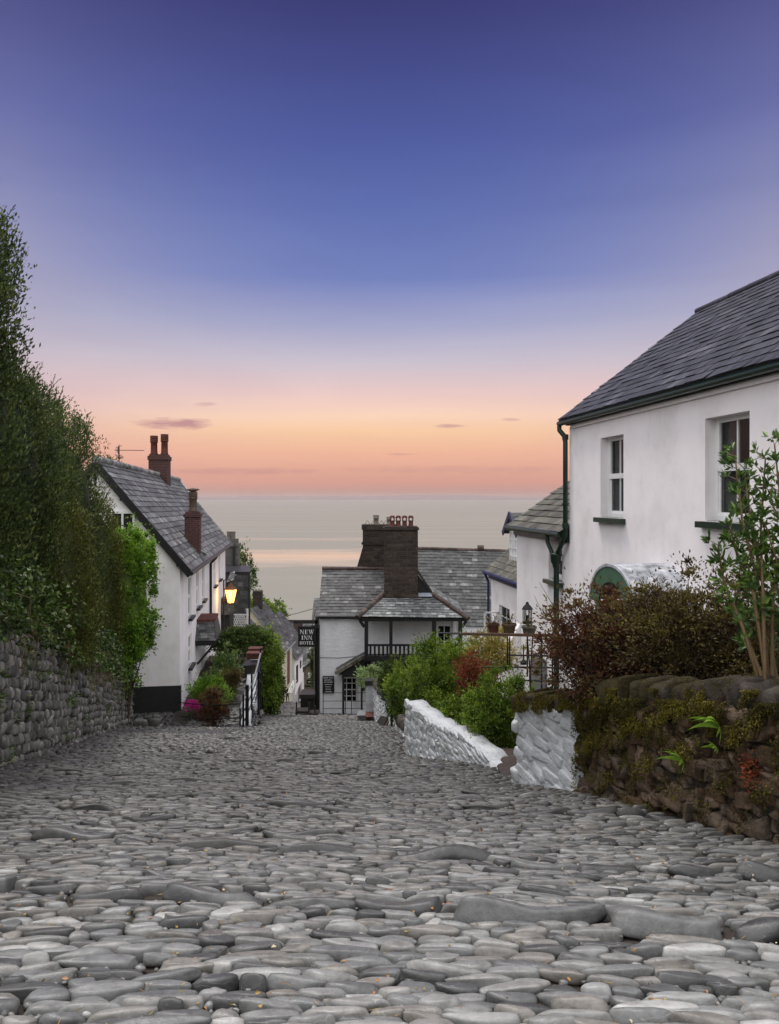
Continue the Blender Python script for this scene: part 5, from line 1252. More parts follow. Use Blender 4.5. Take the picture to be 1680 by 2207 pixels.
for i in range(11): x = wx_(455+3.4*i, y_); mb.box((x, y_-.01*i, wz_(1380, y_)), (x+.07, y_+.03-.01*i, wz_(1329-i*.7, y_)))
mb.build('pale', MAT['whitep'], pf, world=True)
mb = MB(); mb.bar((wx_(482, 39.8), 39.8, -9.6), (wx_(482, 39.8), 39.8, wz_(1325, 39.8)), .07, .07); mb.build('post', MAT['greenp'], pf, world=True)
# slated bay in front
by_ = thing('slate_porch', 'small slate-clad porch with a red-brown top directly below the lamp', 'porch', (wx_(480, 39.5), 39.5, -10)); y_ = 39.5
mb = MB(); x0, x1 = wx_(464, y_), wx_(496, y_); slates(mb, (x0, y_, wz_(1325, y_)), (x1, y_, wz_(1325, y_)), (x1, y_+.25, wz_(1298, y_)), (x0, y_+.25, wz_(1298, y_)), .16, .25, 0); mb.box((x0+.02, y_+.27, wz_(1325, y_)), (x1-.02, y_+1.2, wz_(1299, y_)), 1)
mb.build('roof', [MAT['slate_old'], MAT['black']], by_, world=True)
mb = MB(); mb.box((x0-.05, y_+.16, wz_(1298, y_)), (x1+.08, y_+1.2, wz_(1292, y_))); mb.build('coping', MAT['ridge_red'], by_, world=True)
mb = MB(); mb.box((x0+.05, y_+.2, -11), (x1-.05, y_+1.2, wz_(1325, y_)-.01)); mb.build('wall', MAT['plinth'], by_, world=True)
# chimney with pots above the roofs
ch_h = thing('slate_gabled_house', 'dark slate house with a tall rendered chimney behind the white house', 'house', (wx_(497, 48), 48, -13)); y_ = 48
mb = MB(); mb.box((wx_(484, y_), y_, -12), (wx_(512, y_), y_+.9, wz_(1178, y_))); mb.box((wx_(482, y_), y_-.08, wz_(1178, y_)), (wx_(513.5, y_), y_+.98, wz_(1172, y_))); mb.box((wx_(487, y_), y_+.04, wz_(1172, y_)), (wx_(509, y_), y_+.86, wz_(1162, y_)))
c1_ = mb.build('chimney', M_masonry('grey_rubble', (.13, .125, .115), (.07, .068, .062), (.12, .11, .1), .4, .2), ch_h, world=True)
for u_ in (491, 500.5):
    mb = MB(); mb.lathe((wx_(u_, y_), y_+.4, wz_(1162, y_)), [(.14, 0), (.13, .35), (.15, .4), (.15, .46)], 10); mb.build('pot', MAT['potgrey'], c1_, smooth=True, world=True)
mb = MB(); mb.tube([(wx_(505, 47.8), 47.8, wz_(1176, 48)), (wx_(504, 47.8), 47.8, wz_(1215, 48)), (wx_(499, 47.8), 47.8, wz_(1240, 48))], .09, 6); mb.build('pipe', MAT['black'], ch_h, world=True)
mb = MB(); slates(mb, (wx_(455, 47), 47, wz_(1262, 47)), (wx_(500, 47), 46.6, wz_(1262, 47)), (wx_(500, 49), 49, wz_(1195, 49)), (wx_(455, 49), 49, wz_(1195, 49)), .25, .36, 0)
slates(mb, (wx_(489, 43.2), 43.2, wz_(1256, 43.2)), (wx_(505, 43.2), 43.2, wz_(1250, 43.2)), (wx_(511, 43.8), 43.8, wz_(1238, 43.8)), (wx_(497, 43.8), 43.8, wz_(1234, 43.8)), .18, .25, 0)
mb.build('roof', [MAT['slate_old'], MAT['black']], ch_h, world=True)

# street lamp, lit
ly = 38.0; lp = W(498, 1300, ly)
lm = thing('street_lamp', 'lit yellow street lantern on a post beside the slate-hung wall', 'lamp', (lp[0]-.35, ly, -9.5))
mb = MB(); mb.tube([(lp[0]-.35, ly, -9.5), (lp[0]-.35, ly, lp[2]+1.15)], .035, 6); mb.tube([(lp[0]-.35, ly, lp[2]+1.1), (lp[0]-.2, ly, lp[2]+1.22), (lp[0], ly, lp[2]+1.1)], .022, 6); mb.build('post', MAT['iron'], lm, world=True)
mb = MB(); c = (lp[0], ly, lp[2])
mb.lathe((c[0], c[1], c[2]+.68), [(.34, 0), (.30, .05), (.13, .19), (.12, .26), (.05, .30), (.02, .36)], 6); mb.lathe(c, [(.10, -.06), (.155, -.01), (.155, .02)], 6)
for k_ in range(6):
    a = 2*math.pi*k_/6; mb.bar((c[0]+.16*math.cos(a), c[1]+.16*math.sin(a), c[2]+.02), (c[0]+.30*math.cos(a), c[1]+.30*math.sin(a), c[2]+.68), .022, .022)
mb.build('lantern_frame', M_plain('lamp_copper', (.12, .05, .015), .5), lm, world=True)
mb = MB(); mb.lathe(c, [(.14, .03), (.28, .66)], 6); mb.build('lantern_glass', M_emit('lamp_glow', (1.0, .54, .12), 4.2), lm, world=True)
ld = bpy.data.lights.new('lamp_light', 'POINT'); lo = bpy.data.objects.new('lamp_light', ld); COL.objects.link(lo); ld.energy = 32; ld.color = (1, .58, .16); ld.shadow_soft_size = .3; lo.location = (c[0]+.05, c[1]-.45, c[2]+.4)

# ============================================================ lower street: cottages stepping down
def low_cottage(label, p, dr, L, w, ze, h_, zg, wm, xtra=None, name='cottage', roofmat='slate_old'):
    p = np.array(p, float); d = unit(dr); n = np.array([-d[1], d[0]])      # n points away from the street (left)
    rt = thing(name, label, 'cottage', (*p, zg), 0, 'cottages stepping down the lower street')
    P = lambda k, q, z: np.array([p[0]+d[0]*k+n[0]*q, p[1]+d[1]*k+n[1]*q, z])
    mb = MB()
    for q0, q1 in ((0, 2*w),): 
        mb.poly([P(0, 0, zg-1), P(L, 0, zg-2), P(L, 0, ze), P(0, 0, ze)]); mb.poly([P(0, 0, zg-1), P(0, 0, ze), P(0, w, ze+h_-.05), P(0, 2*w, ze), P(0, 2*w, zg-1)]); mb.poly([P(L, 0, zg-1), P(L, 0, ze), P(L, w, ze+h_-.05), P(L, 2*w, ze), P(L, 2*w, zg-1)])
    mb.build('wall', MAT[wm], rt, world=True)
    mb = MB(); slates(mb, P(-.1, -.25, ze-.2), P(L+.1, -.25, ze-.2), P(L+.1, w, ze+h_), P(-.1, w, ze+h_), .3, .42, 0, .02, .03); slates(mb, P(L+.1, 2*w+.2, ze-.2), P(-.1, 2*w+.2, ze-.2), P(-.1, w, ze+h_), P(L+.1, w, ze+h_), .5, .6, 0)
    mb.build('roof', [MAT[roofmat], MAT['black']], rt, world=True)
    mb = MB(); mb.bar(P(-.12, -.28, ze-.26), P(-.12, w, ze+h_-.02), .07, .14); mb.bar(P(-.1, -.3, ze-.24), P(L, -.3, ze-.24), .1, .1); mb.build('bargeboard', MAT['greybox'], rt, world=True)
    return rt, P
r_, P = low_cottage('cream cottage with a long grey slate roof beyond the green arbour', (-9.1, 65.0), (.048, 1), 5.0, 2.6, -12.9, 3.5, -17.2, 'cream')
mb = MB(); a, b_ = P(.9, -.02, -15.6), P(1.5, -.02, -14.2); mb.hexa([P(2.6, -.03, -16.5), P(3.7, -.03, -16.5), P(3.7, .02, -16.5), P(2.6, .02, -16.5), P(2.6, -.03, -13.3), P(3.7, -.03, -13.3), P(3.7, .02, -13.3), P(2.6, .02, -13.3)]); mb.build('door', MAT['redpaint'], r_, world=True)
mb = MB(); mb.box(P(2.2, 2.2, -9.8), P(2.9, 3.0, -8.2)); mb.build('chimney', MAT['dkstone'], r_, world=True)
r_, P = low_cottage('white cottage with a grey roof and dark windows at the bottom of the visible street', (-8.7, 70.5), (.09, 1), 5.5, 2.6, -14.6, 3.4, -18.8, 'render')
for k_, (q0, q1, z0, z1) in enumerate(((.7, 1.5, -17.2, -15.6), (2.4, 3.0, -16.2, -15.5), (3.8, 4.7, -16.9, -15.2))):
    mb = MB(); mb.hexa([P(q0, -.03, z0), P(q1, -.03, z0), P(q1, .02, z0), P(q0, .02, z0), P(q0, -.03, z1), P(q1, -.03, z1), P(q1, .02, z1), P(q0, .02, z1)]); mb.build('window', MAT['inside'], r_, world=True)
mb = MB(); slates(mb, P(4.2, -.9, -17.6), P(5.4, -.9, -17.6), P(5.4, 0, -16.9), P(4.2, 0, -16.9), .25, .4, 0); mb.build('porch_hood', [MAT['slate_old'], MAT['black']], r_, world=True)
r_, P = low_cottage('slate-roofed cottage nearest below the arbour with a pale gable edge', (-8.65, 52.0), (.0, 1), 6.0, 2.7, -11.4, 3.3, -14.2, 'cream')
# house across the foot of the street
e = thing('slate_roofed_house', 'broad dark slate roof across the foot of the street with a maroon brick chimney', 'house', (wx_(640, 88), 88, -23))
mb = MB(); y_ = 88; slates(mb, (wx_(590, y_), y_, wz_(1420, y_)), (wx_(700, y_), y_, wz_(1420, y_)), (wx_(700, 91.5), 91.5, wz_(1342, 91.5)), (wx_(590, 91.5), 91.5, wz_(1337, 91.5)), .35, .5, 0, .02, .03); mb.build('roof', [MAT['slate_old'], MAT['black']], e, world=True)
mb = MB(); mb.box((wx_(592, y_), y_+.2, -24), (wx_(698, y_), y_+6, wz_(1421, y_))); mb.build('wall', MAT['stonefront'], e, world=True)
mb = MB(); mb.box((wx_(633, 82), 82, wz_(1410, 82)), (wx_(650, 82), 83.4, wz_(1343, 82))); mb.build('chimney', MAT['ridge_red'], e, world=True)
mb = MB(); mb.box((wx_(605, 89), 89, wz_(1372, 89)), (wx_(613, 89), 89.8, wz_(1356, 89))); mb.build('chimney', MAT['dkstone'], e, world=True)
mb = MB(); mb.bar((wx_(590, 91.4), 91.4, wz_(1336, 91.4)), (wx_(700, 91.4), 91.4, wz_(1341, 91.4)), .2, .2); mb.build('ridge_tiles', MAT['ridge_red'], e, world=True)
# right side of the lower street
r_ = thing('stone_cottage', 'stone-fronted cottage with a slate gable seen between the hanging sign and the lower street', 'cottage', (wx_(668, 60), 60, -16), 0, 'cottages stepping down the lower street')
mb = MB(); y_ = 60
slates(mb, (wx_(652, y_), y_, wz_(1440, y_)), (wx_(676, y_), y_, wz_(1424, y_)), (wx_(676, y_+2), y_+2, wz_(1392, y_)), (wx_(655, y_+2), y_+2, wz_(1392, y_)), .25, .4, 0); slates(mb, (wx_(676, y_), y_, wz_(1424, y_)), (wx_(700, y_), y_, wz_(1424, y_)), (wx_(700, y_+2), y_+2, wz_(1392, y_)), (wx_(676, y_+2), y_+2, wz_(1392, y_)), .25, .4, 0); mb.build('roof', [MAT['slate_old'], MAT['black']], r_, world=True)
mb = MB(); mb.box((wx_(655, y_), y_+.2, -18), (wx_(692, y_), y_+4, wz_(1436, y_))); mb.prism([(wx_(655, y_), y_+.25, wz_(1436, y_)), (wx_(676, y_), y_+.25, wz_(1436, y_)), (wx_(676, y_), y_+.25, wz_(1424, y_))], (0, .3, 0)); mb.build('wall', MAT['stonefront'], r_, world=True)
mb = MB(); mb.box((wx_(664, y_), y_+.12, wz_(1462, y_)), (wx_(673, y_), y_+.197, wz_(1450, y_))); mb.build('window', MAT['whitep'], r_, world=True)
mb = MB(); mb.box((wx_(676, 59), 59, wz_(1500, 59)), (wx_(684, 59), 61, wz_(1400, 59))); mb.build('side_wall', MAT['cream'], r_, world=True)
r_ = thing('shop_sign', 'tiny dark shop sign projecting over the lower street', 'sign', W(668, 1480, 50))
mb = MB(); mb.box(W(661, 1474, 50), W(686, 1465, 50)+(0, .05, 0)); mb.box(W(658, 1481, 50), W(686, 1477, 50)+(0, .05, 0)); mb.build('board', MAT['black'], r_, world=True)
mb = MB()
for i in range(6): mb.box(W(665+2.4*i, 1471, 49.97), W(666.6+2.4*i, 1468.3, 49.97)+(0, .01, 0))
mb.build('lettering', MAT['text'], r_, world=True)
hr = thing('step_railing', 'pale railing on steps beside the distant walker', 'railing', W(630, 1500, 62), group=None)
for k_ in range(3): 
    mb = MB(); mb.tube([W(621+4*k_, 1494, 62), W(633+3*k_, 1466, 63)], .04, 5); mb.build('rail', MAT['whitep'], hr, world=True)
mb = MB()
for u_, v0, v1 in ((624, 1512, 1488), (630, 1506, 1476), (636, 1500, 1462)): mb.tube([W(u_, v0, 62.2), W(u_, v1, 62.2)], .04, 5)
mb.build('post', MAT['whitep'], hr, world=True)
mb = MB(); mb.prism([W(630, 1516, 62), W(643, 1516, 62), W(643, 1484, 62)], (0, 3, 0)); tag(mb.build('stone_steps', MAT['render2']), 'pale flight of steps beside the distant walker', 'steps')
# telephone wire
mb = MB(); mb.tube([W(556, 1335, 60), W(600, 1331, 60), W(640, 1322, 55), W(690, 1308, 45)], .02, 4); tag(mb.build('overhead_wire', MAT['iron']), 'thin overhead wire crossing in front of the sea left of the inn', 'wire')

# ============================================================ props in front of the inn
def boxes(name, label, cat, parts, group=None):
    rt = thing(name, label, cat, parts[0][2], group=group)
    for nm, mt, a, b_ in parts:
        mb = MB(); mb.box(a, b_); o = mb.build(nm, MAT[mt], rt, world=True)
        bv = o.modifiers.new('bevel', 'BEVEL'); bv.width = .012; bv.segments = 2
    return rt
y_ = 33.0; g_ = lambda u, v, y: W(u, v, y)
boxes('planter', 'large dark wooden planter box left of the inn corner', 'planter', [('box', 'darkwood', W(648, 1533, 33.6), W(682, 1497, 34.4)), ('rim', 'darkwood', W(646, 1497, 33.5), W(683, 1494.5, 34.45)), ('panel', 'black', W(651, 1527, 33.52), W(664, 1504, 33.59))])
bn_ = thing('bench', 'low dark wooden bench in front of the planter by the inn', 'bench', W(660, 1540, 32.6))
for a, b_, nm in (((637, 1533), (668, 1530), 'seat'), ((664, 1538), (688, 1535), 'seat')):
    mb = MB(); mb.box(W(*a, 32.5), W(*b_, 33.1)); mb.build(nm, MAT['darkwood'], bn_, world=True)
for u_, v_ in ((638, 1512), (665, 1514), (678, 1520)):
    mb = MB(); mb.box(W(u_, 1541, 32.6), W(u_+3, v_, 32.7)); mb.build('leg', MAT['darkwood'], bn_, world=True)
def trough(label, u0, u1, v0, v1, y_, mt, base=None):
    rt = thing('flower_trough', label, 'trough', W((u0+u1)/2, v0, y_), group='troughs by the inn entrance'); a, b_ = W(u0, v0, y_), W(u1, v1, y_); k_ = .06
    mb = MB(); mb.hexa([(a[0]+k_, y_, a[2]), (b_[0]-k_, y_, a[2]), (b_[0]-k_, y_+.5, a[2]), (a[0]+k_, y_+.5, a[2]), (a[0], y_-.05, b_[2]), (b_[0], y_-.05, b_[2]), (b_[0], y_+.55, b_[2]), (a[0], y_+.55, b_[2])]); mb.build('body', MAT[mt], rt, world=True)
    mb = MB(); mb.box((a[0]-.02, y_-.07, b_[2]), (b_[0]+.02, y_+.57, b_[2]+.04)); mb.build('rim', MAT[mt], rt, world=True)
trough('grey trough standing on the cobbles in front of the inn porch', 771, 789, 1556, 1543, 26.4, 'greybox')
trough('red-brown trough pushed against the white garden wall', 789, 803, 1558, 1546, 26.1, 'pot')
trough('grey trough stacked higher behind the red-brown one', 786, 801, 1552, 1533, 27.1, 'greybox')
# chalk board leaning on the wall
ab = thing('notice_board', 'black notice board leaning against the white garden wall near the inn', 'sign', W(826, 1572, 23.5))
mb = MB(); p0, p1, p2, p3 = W(812, 1562, 24.1), W(825, 1572, 21.9), W(841, 1546, 22.0), W(828, 1538, 24.0); nn = unit(np.cross(p1-p0, p3-p0))*.05
mb.hexa([p0, p1, p2, p3, p0+nn, p1+nn, p2+nn, p3+nn]); mb.build('board', MAT['black'], ab, world=True)
mb = MB(); mb.bar(W(827, 1573, 21.75), W(843, 1547, 21.9), .05, .05); mb.build('frame', MAT['timber'], ab, world=True)
for i, (u_, v0, v1, y_) in enumerate(((846, 1576, 1487, 20.8), (853.5, 1583, 1500, 20.0))):
    bo = thing('bollard', ['tall black post with a green cap, the farther of the two by the garden wall', 'black post with a green cap, the nearer of the two by the garden wall'][i], 'post', W(u_, v0, y_), group='black posts with green caps')
    a, b_ = W(u_, v0, y_), W(u_, v1, y_); mb = MB(); mb.tube([a, b_], .055, 8); mb.tube([b_-(0, 0, .16), b_-(0, 0, .1)], .085, 8); mb.build('shaft', MAT['black'], bo, smooth=True, world=True)
    mb = MB(); mb.lathe(b_, [(.09, 0), (.07, .04), (.015, .11)], 8); mb.build('cap', MAT['greenp'], bo, world=True)
# slate name stone on wall etc.
# dark board with terracotta troughs above the retaining wall
for i, (u0, u1, v0, v1, y_, lab) in enumerate(((532, 563, 1421, 1410, 27.5, 'long terracotta trough on the terrace beside the railing, nearest of the two'), (536, 562, 1409, 1400, 28.3, 'shorter terracotta trough behind the long one on the terrace'))):
    rt = thing('planter', lab, 'planter', W((u0+u1)/2, v0, y_), group='terracotta troughs on the terrace'); mb = MB(); a, b_ = W(u0, v0, y_), W(u1, v1, y_)
    mb.hexa([(a[0]+.04, y_, a[2]), (b_[0]-.04, y_, a[2]), (b_[0]-.04, y_+.35, a[2]), (a[0]+.04, y_+.35, a[2]), (a[0], y_-.03, b_[2]), (b_[0], y_-.03, b_[2]), (b_[0], y_+.38, b_[2]), (a[0], y_+.38, b_[2])]); mb.build('body', MAT['pot'], rt, world=True)
    mb = MB(); mb.box((a[0]-.02, y_-.05, b_[2]), (b_[0]+.02, y_+.4, b_[2]+.04)); mb.build('rim', MAT['pot'], rt, world=True)
mb = MB(); mb.box(W(520, 1462, 27.6), W(560, 1422, 28.6)); tag(mb.build('wooden_chest', MAT['darkwood']), 'dark wooden chest under the terracotta troughs', 'chest')
bc = thing('garden_bench', 'small dark slatted seat on the terrace under the arbour', 'bench', W(505, 1450, 30))
mb = MB(); mb.box(W(480, 1441, 30), W(545, 1438, 30.6)); mb.build('seat', MAT['darkwood'], bc, world=True)
mb = MB()
for v_ in (1425, 1415): mb.box(W(480, v_, 30.6), W(530, v_-3, 30.65))
mb.build('backrest', MAT['darkwood'], bc, world=True)
for u_ in (483, 512, 541): mb = MB(); mb.box(W(u_, 1462, 30.1), W(u_+3, 1441, 30.2)); mb.build('leg', MAT['darkwood'], bc, world=True)

# ============================================================ garden rail with pots (right)
gy = 11.6
gr = thing('garden_trellis', 'wooden top rail with thin black cross rails in front of the pale cottages', 'trellis', W(1168, 1500, gy))
mb = MB(); mb.bar(W(998, 1366, gy), W(1200, 1370, gy-.4), .06, .036); mb.build('top_rail', MAT['timber'], gr, world=True)
for v_, u0 in ((1412, 1095), (1437, 1040), (1466, 1105)):
    mb = MB(); mb.tube([W(u0, v_, gy), W(1215, v_+2, gy-.4)], .014, 5); mb.build('rail', MAT['iron'], gr, world=True)
mb = MB(); mb.tube([W(945, 1364, gy+.2), W(1010, 1366, gy)], .016, 5); mb.build('rail', MAT['iron'], gr, world=True)
for u_ in (1168, 1191):
    mb = MB(); p = W(u_, 1370, gy-.2); mb.bar((p[0], p[1], -4.1), p, .02, .02); mb.build('post', MAT['iron'], gr, world=True)
def pot(u, v, y, label, r=.12, mt='timber', h_=.17):
    rt = thing('flower_pot', label, 'plant pot', W(u, v, y), group='pots standing on the garden rail'); c = W(u, v, y)
    mb = MB(); mb.lathe(c, [(r*.68, 0), (r*.9, h_*.78), (r, h_*.78), (r*1.02, h_), (r*.85, h_), (r*.8, h_*.85)], 14); mb.build('body', MAT[mt], rt, smooth=False, world=True)
    mb = MB()
    for _ in range(7):
        a = random.uniform(0, 6.28); q = random.uniform(.1, .32); mb.tube([c+(0, 0, h_*.8), c+(.5*q*math.cos(a), .5*q*math.sin(a), h_+q*.5), c+(q*math.cos(a), q*math.sin(a), h_+q*.6*random.random())], [.005, .004, .002], 4)
    leafq(mb, np.repeat([c+(0, 0, h_)], 60, 0)+rng.normal(0, .05, (60, 3)), sph(60)+(0, 0, .6), .05, .015); mb.build('stems', MAT['olivebush'], rt, world=True)
pot(1064, 1365, gy, 'left small terracotta pot on the garden rail', .092, 'pot', .15); pot(1098, 1366, gy-.05, 'middle wider brown pot with bare twigs on the garden rail', .11, 'timber', .155); pot(1141, 1367, gy-.2, 'pale weathered pot on the garden rail below the lantern', .115, 'walltop', .12)
ln = thing('hanging_lantern', 'black unlit candle lantern standing out against the pale cottage wall', 'lantern', W(1137, 1345, 13.2)); c = W(1137, 1345, 13.2)
mb = MB(); mb.lathe(c, [(.07, 0), (.085, .015), (.085, .04), (.06, .05)], 6); mb.lathe(c+(0, 0, .25), [(.10, 0), (.07, .05), (.03, .09), (.02, .13)], 6)
for k_ in range(6): a = k_*math.pi/3; mb.bar(c+(.072*math.cos(a), .072*math.sin(a), .04), c+(.072*math.cos(a), .072*math.sin(a), .26), .014, .014)
mb.tube([c, c-(0, 0, .9)], .015, 5); mb.build('frame', MAT['iron'], ln, world=True)
mb = MB(); mb.lathe(c, [(.03, .04), (.03, .15)], 8); mb.build('candle', MAT['plinth'], ln, world=True)
hb = thing('wind_chime', 'long thin wind chime hanging below the garden rail', 'wind chime', W(1143, 1372, gy-.2))
mb = MB(); c = W(1143, 1372, gy-.25)
for dx in (-.04, .04, -.3, -.33): mb.tube([c+(dx, 0, 0), c+(dx*.3 if abs(dx) < .1 else dx, 0, -.38), c+(0 if abs(dx) < .1 else dx, 0, -.8 if abs(dx) < .1 else -.42)], .01, 4)
mb.lathe(W(1129, 1432, gy-.25), [(.045, 0), (.05, .03), (.01, .08), (.006, .3)], 8); mb.build('chimes', MAT['iron'], hb, world=True)

# ============================================================ walker far down the street
def skin_person(name, label, loc, H):
    bm_v = [(0, 0, .52), (0, 0, .62), (0, 0, .74), (0, 0, .81), (0, .0, .86), (0, -.01, .93), (0, -.01, .97),
            (-.055, 0, .50), (-.065, -.03, .27), (-.06, .02, .04), (-.06, -.06, .02), (.055, 0, .50), (.06, .05, .28), (.06, .10, .06), (.06, .04, .03),
            (-.11, 0, .80), (-.145, .02, .64), (-.13, -.06, .50), (.11, 0, .80), (.145, .03, .64), (.13, -.05, .50)]
    e = [(0, 1), (1, 2), (2, 3), (3, 4), (4, 5), (5, 6), (0, 7), (7, 8), (8, 9), (9, 10), (0, 11), (11, 12), (12, 13), (13, 14), (3, 15), (15, 16), (16, 17), (3, 18), (18, 19), (19, 20)]
    r = [.085, .08, .09, .075, .033, .058, .045, .06, .042, .03, .02, .06, .042, .03, .02, .045, .035, .025, .045, .035, .025]
    me = bpy.data.meshes.new(name); me.from_pydata([tuple(c*H for c in v) for v in bm_v], e, []); o = bpy.data.objects.new(name, me); COL.objects.link(o); o.location = loc
    sk = o.modifiers.new('skin', 'SKIN'); 
    for i, v in enumerate(me.skin_vertices[0].data): v.radius = (r[i]*H, r[i]*H*.85)
    me.skin_vertices[0].data[0].use_root = True
    ss = o.modifiers.new('sub', 'SUBSURF'); ss.levels = 2; ss.render_levels = 2
    m, t, b = nt('walker_clothes'); s = t.nodes.new('ShaderNodeSeparateXYZ'); t.links.new(objco(t), s.inputs[0])
    z = mth(t, 'DIVIDE', s.outputs[2], H*1.02); t.links.new(ramp(t, z, [(0, (.01, .01, .012)), (.5, (.012, .014, .02)), (.86, (.014, .012, .012)), (.87, (.3, .16, .11)), (.955, (.02, .012, .01))], 'CONSTANT'), b.inputs['Base Color']); b.inputs['Roughness'].default_value = .8
    me.materials.append(m)
    return tag(o, label, 'person')
py_ = 66.0; pp = W(620.5, 1515, py_)
skin_person('person', 'person in dark clothes walking down the middle of the lower street', tuple(pp), 1.35)

# ============================================================ vegetation
def shrub(name, label, c, r, n, L, Wd, mat, base=None, clumps=70, spread=.2, cat='shrub', up=.3, shell=.7, group=None, extra=None, core_=True, rough=.18, stems=12, stemr=.02, stemmat='bark'):
    c = np.array(c, float); r = np.array(r, float); base = np.array([c[0], c[1], c[2]-r[2]]) if base is None else np.array(base, float)
    rt = thing(name, label, cat, base, group=group)
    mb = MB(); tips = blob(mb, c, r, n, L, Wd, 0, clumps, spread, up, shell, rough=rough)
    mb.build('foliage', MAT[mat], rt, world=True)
    mb = MB(); idx = rng.choice(len(tips), min(stems, len(tips)), replace=False); branches(mb, base, tips[idx], stemr, 0)
    mb.build('branch', MAT[stemmat], rt, smooth=True, world=True)
    return rt, tips
# --- yew and conifer columns above the left wall
def hedge_col(name, label, yc, ly, xface, wx2, ztop, n, mat, lean=0, shoots=20, zbot=None, top_r=.35):
    rt = thing(name, label, 'conifer', (xface-.5, yc, road_z(yc)+1.2), group='conifers rising behind the left stone wall')
    zb_ = ztL_y(yc)-.05 if zbot is None else zbot; mb = MB()
    # body: egg rising from the wall top, leaning slightly over the road
    cz = (zb_+ztop)/2; hz = (ztop-zb_)/2; cxx = xface-wx2
    n = int(n*2.5); ncl = int(n/45); th = rng.uniform(-math.pi, math.pi, ncl); s = rng.uniform(-1, 1, ncl)
    prof = lambda s_: (np.clip(1-np.abs(s_)**6, .02, 1)**.5)*np.where(s_ > 0, 1-.10*s_, 1-.10*np.abs(s_))
    k = prof(s)*(1+.08*np.sin(th*3+s*2+yc)+.09*np.sin(th*8+s*1.3+yc*2)+.04*np.sin(th*13+s*9))*rng.uniform(.8, 1.03, ncl)
    C = np.stack([cxx+wx2*k*np.cos(th), yc+ly*k*np.sin(th), cz+hz*s], 1)
    idx = rng.integers(0, ncl, n); out = np.stack([np.cos(th), np.sin(th), .9+0*th], 1)[idx]
    P = C[idx]+rng.normal(0, .09, (n, 3))*(1, 1, 1.6); D = out*.55+rng.normal(0, .45, (n, 3))+(0, 0, .45)
    tone = np.clip(rng.uniform(.1, .75, ncl)[idx]+rng.normal(0, .16, n), 0, 1)
    leafq(mb, P, D, .075, .030, 0, tone, .1)
    # upright sprays breaking the outline
    for _ in range(shoots):
        a = random.uniform(-math.pi, math.pi); s_ = random.uniform(.35, .99); kk = float(prof(np.array(s_)))
        b_ = np.array([cxx+wx2*kk*math.cos(a)*.95, yc+ly*kk*math.sin(a)*.95, cz+hz*s_]); l = random.uniform(.2, .6); m_ = 60
        dv = unit(np.array([math.cos(a)*.35, math.sin(a)*.35, 1])+rng.normal(0, .18, 3)); tt = rng.random(m_)[:, None]
        Q = b_+dv*l*tt; dd = sph(m_)*.8+dv*.8; leafq(mb, Q, dd, .048*(1.1-.5*tt[:, 0]), .016, 0, rng.uniform(.1, .5, m_), .1)
        mb.tube([b_, b_+dv*l], [.008, .003], 4, 0, .1, cap=False)
    mb.build('foliage', MAT[mat], rt, world=True)
    m2 = MB(); Vt, Ft = template(24, 20, .7, .9, int(yc*10), .06); m2.add(Vt*(wx2*.82, ly*.82, hz*.84)+(cxx, yc, cz-.15), Ft, 0, .05); 
    m2.build('inner_foliage', MAT[mat], rt, smooth=True, world=True)
    m2 = MB(); m2.tube([(cxx, yc, zb_-.9), (cxx+.05, yc, cz), (cxx, yc+.05, ztop-.4)], [.16, .1, .03], 8); m2.build('trunk', MAT['bark'], rt, world=True)
hedge_col('conifer', 'tallest dark conifer rising out of the left edge, its tips against the sky', 10.3, .95, -4.95, 1.6, 4.3, 26000, 'yew', shoots=170)
hedge_col('conifer', 'second dark conifer column from the left edge, broad and blackish green', 12.9, 1.4, -5.75, 1.6, 2.35, 24000, 'yew', shoots=110)
hedge_col('conifer', 'third conifer column, below the steep step of the hedge skyline', 15.9, 1.3, -6.45, 1.5, 2.35, 18000, 'yew', shoots=90)
hedge_col('conifer', 'fourth conifer column with spiky tips next to the aerial of the white house', 18.8, 1.25, -7.12, 1.4, 2.2, 16000, 'yew', shoots=80)
hedge_col('conifer', 'shorter brownish-green conifer leaning toward the bright ivy', 20.4, .8, -7.18, 1.15, .2, 16000, 'yew_olive', shoots=20, zbot=-5.3)
hedge_col('conifer', 'narrow olive-green conifer between the dark columns and the ivy bank', 14.8, .8, -5.75, .8, -.2, 9000, 'yew_olive', shoots=10, zbot=-3.4)
# near filler just out of frame keeps the hedge going
hedge_col('conifer', 'dark conifer at the extreme left edge, mostly outside the picture', 7.4, 1.4, -4.65, 1.6, 2.6, 9000, 'yew', shoots=10)
# ivy and bramble bank lying over the wall top
rt = thing('ivy_bank', 'bank of glossy ivy and bramble spilling over the top of the left stone wall', 'ivy', (-5.4, 10.5, ztL_y(10.5)))
mb = MB(); n = 11000; q = rng.random(n)*19+4.2; cl = .5+.5*np.sin(q*2.3+np.sin(q*5.1)); hgt = rng.random(n)**1.3*(1.05+.5*cl)+.06-.2*cl
hgt = np.where((q > 17), hgt*.8, hgt)
xw = np.interp(q, [3, 23.5], [xl(3.)-.03, -7.93]); lump = .16*np.sin(q*3.7+hgt*5)+.1*np.sin(q*9+hgt*11)
P = np.stack([xw+.13+lump-.12*hgt+rng.normal(0, .06, n), q, np.array([ztL_y(v) for v in q])+hgt], 1); D = rng.normal(0, .6, (n, 3))+(.7, -.35, -.1)
P[:, 2] -= .1; tone = np.clip(.35+.35*np.sin(q*4.1+hgt*6)+rng.normal(0, .25, n), 0, 1)
leafq(mb, P, D, .085, .062, 0, tone, .12); mb.build('foliage', MAT['ivy'], rt, world=True)
m2 = MB()
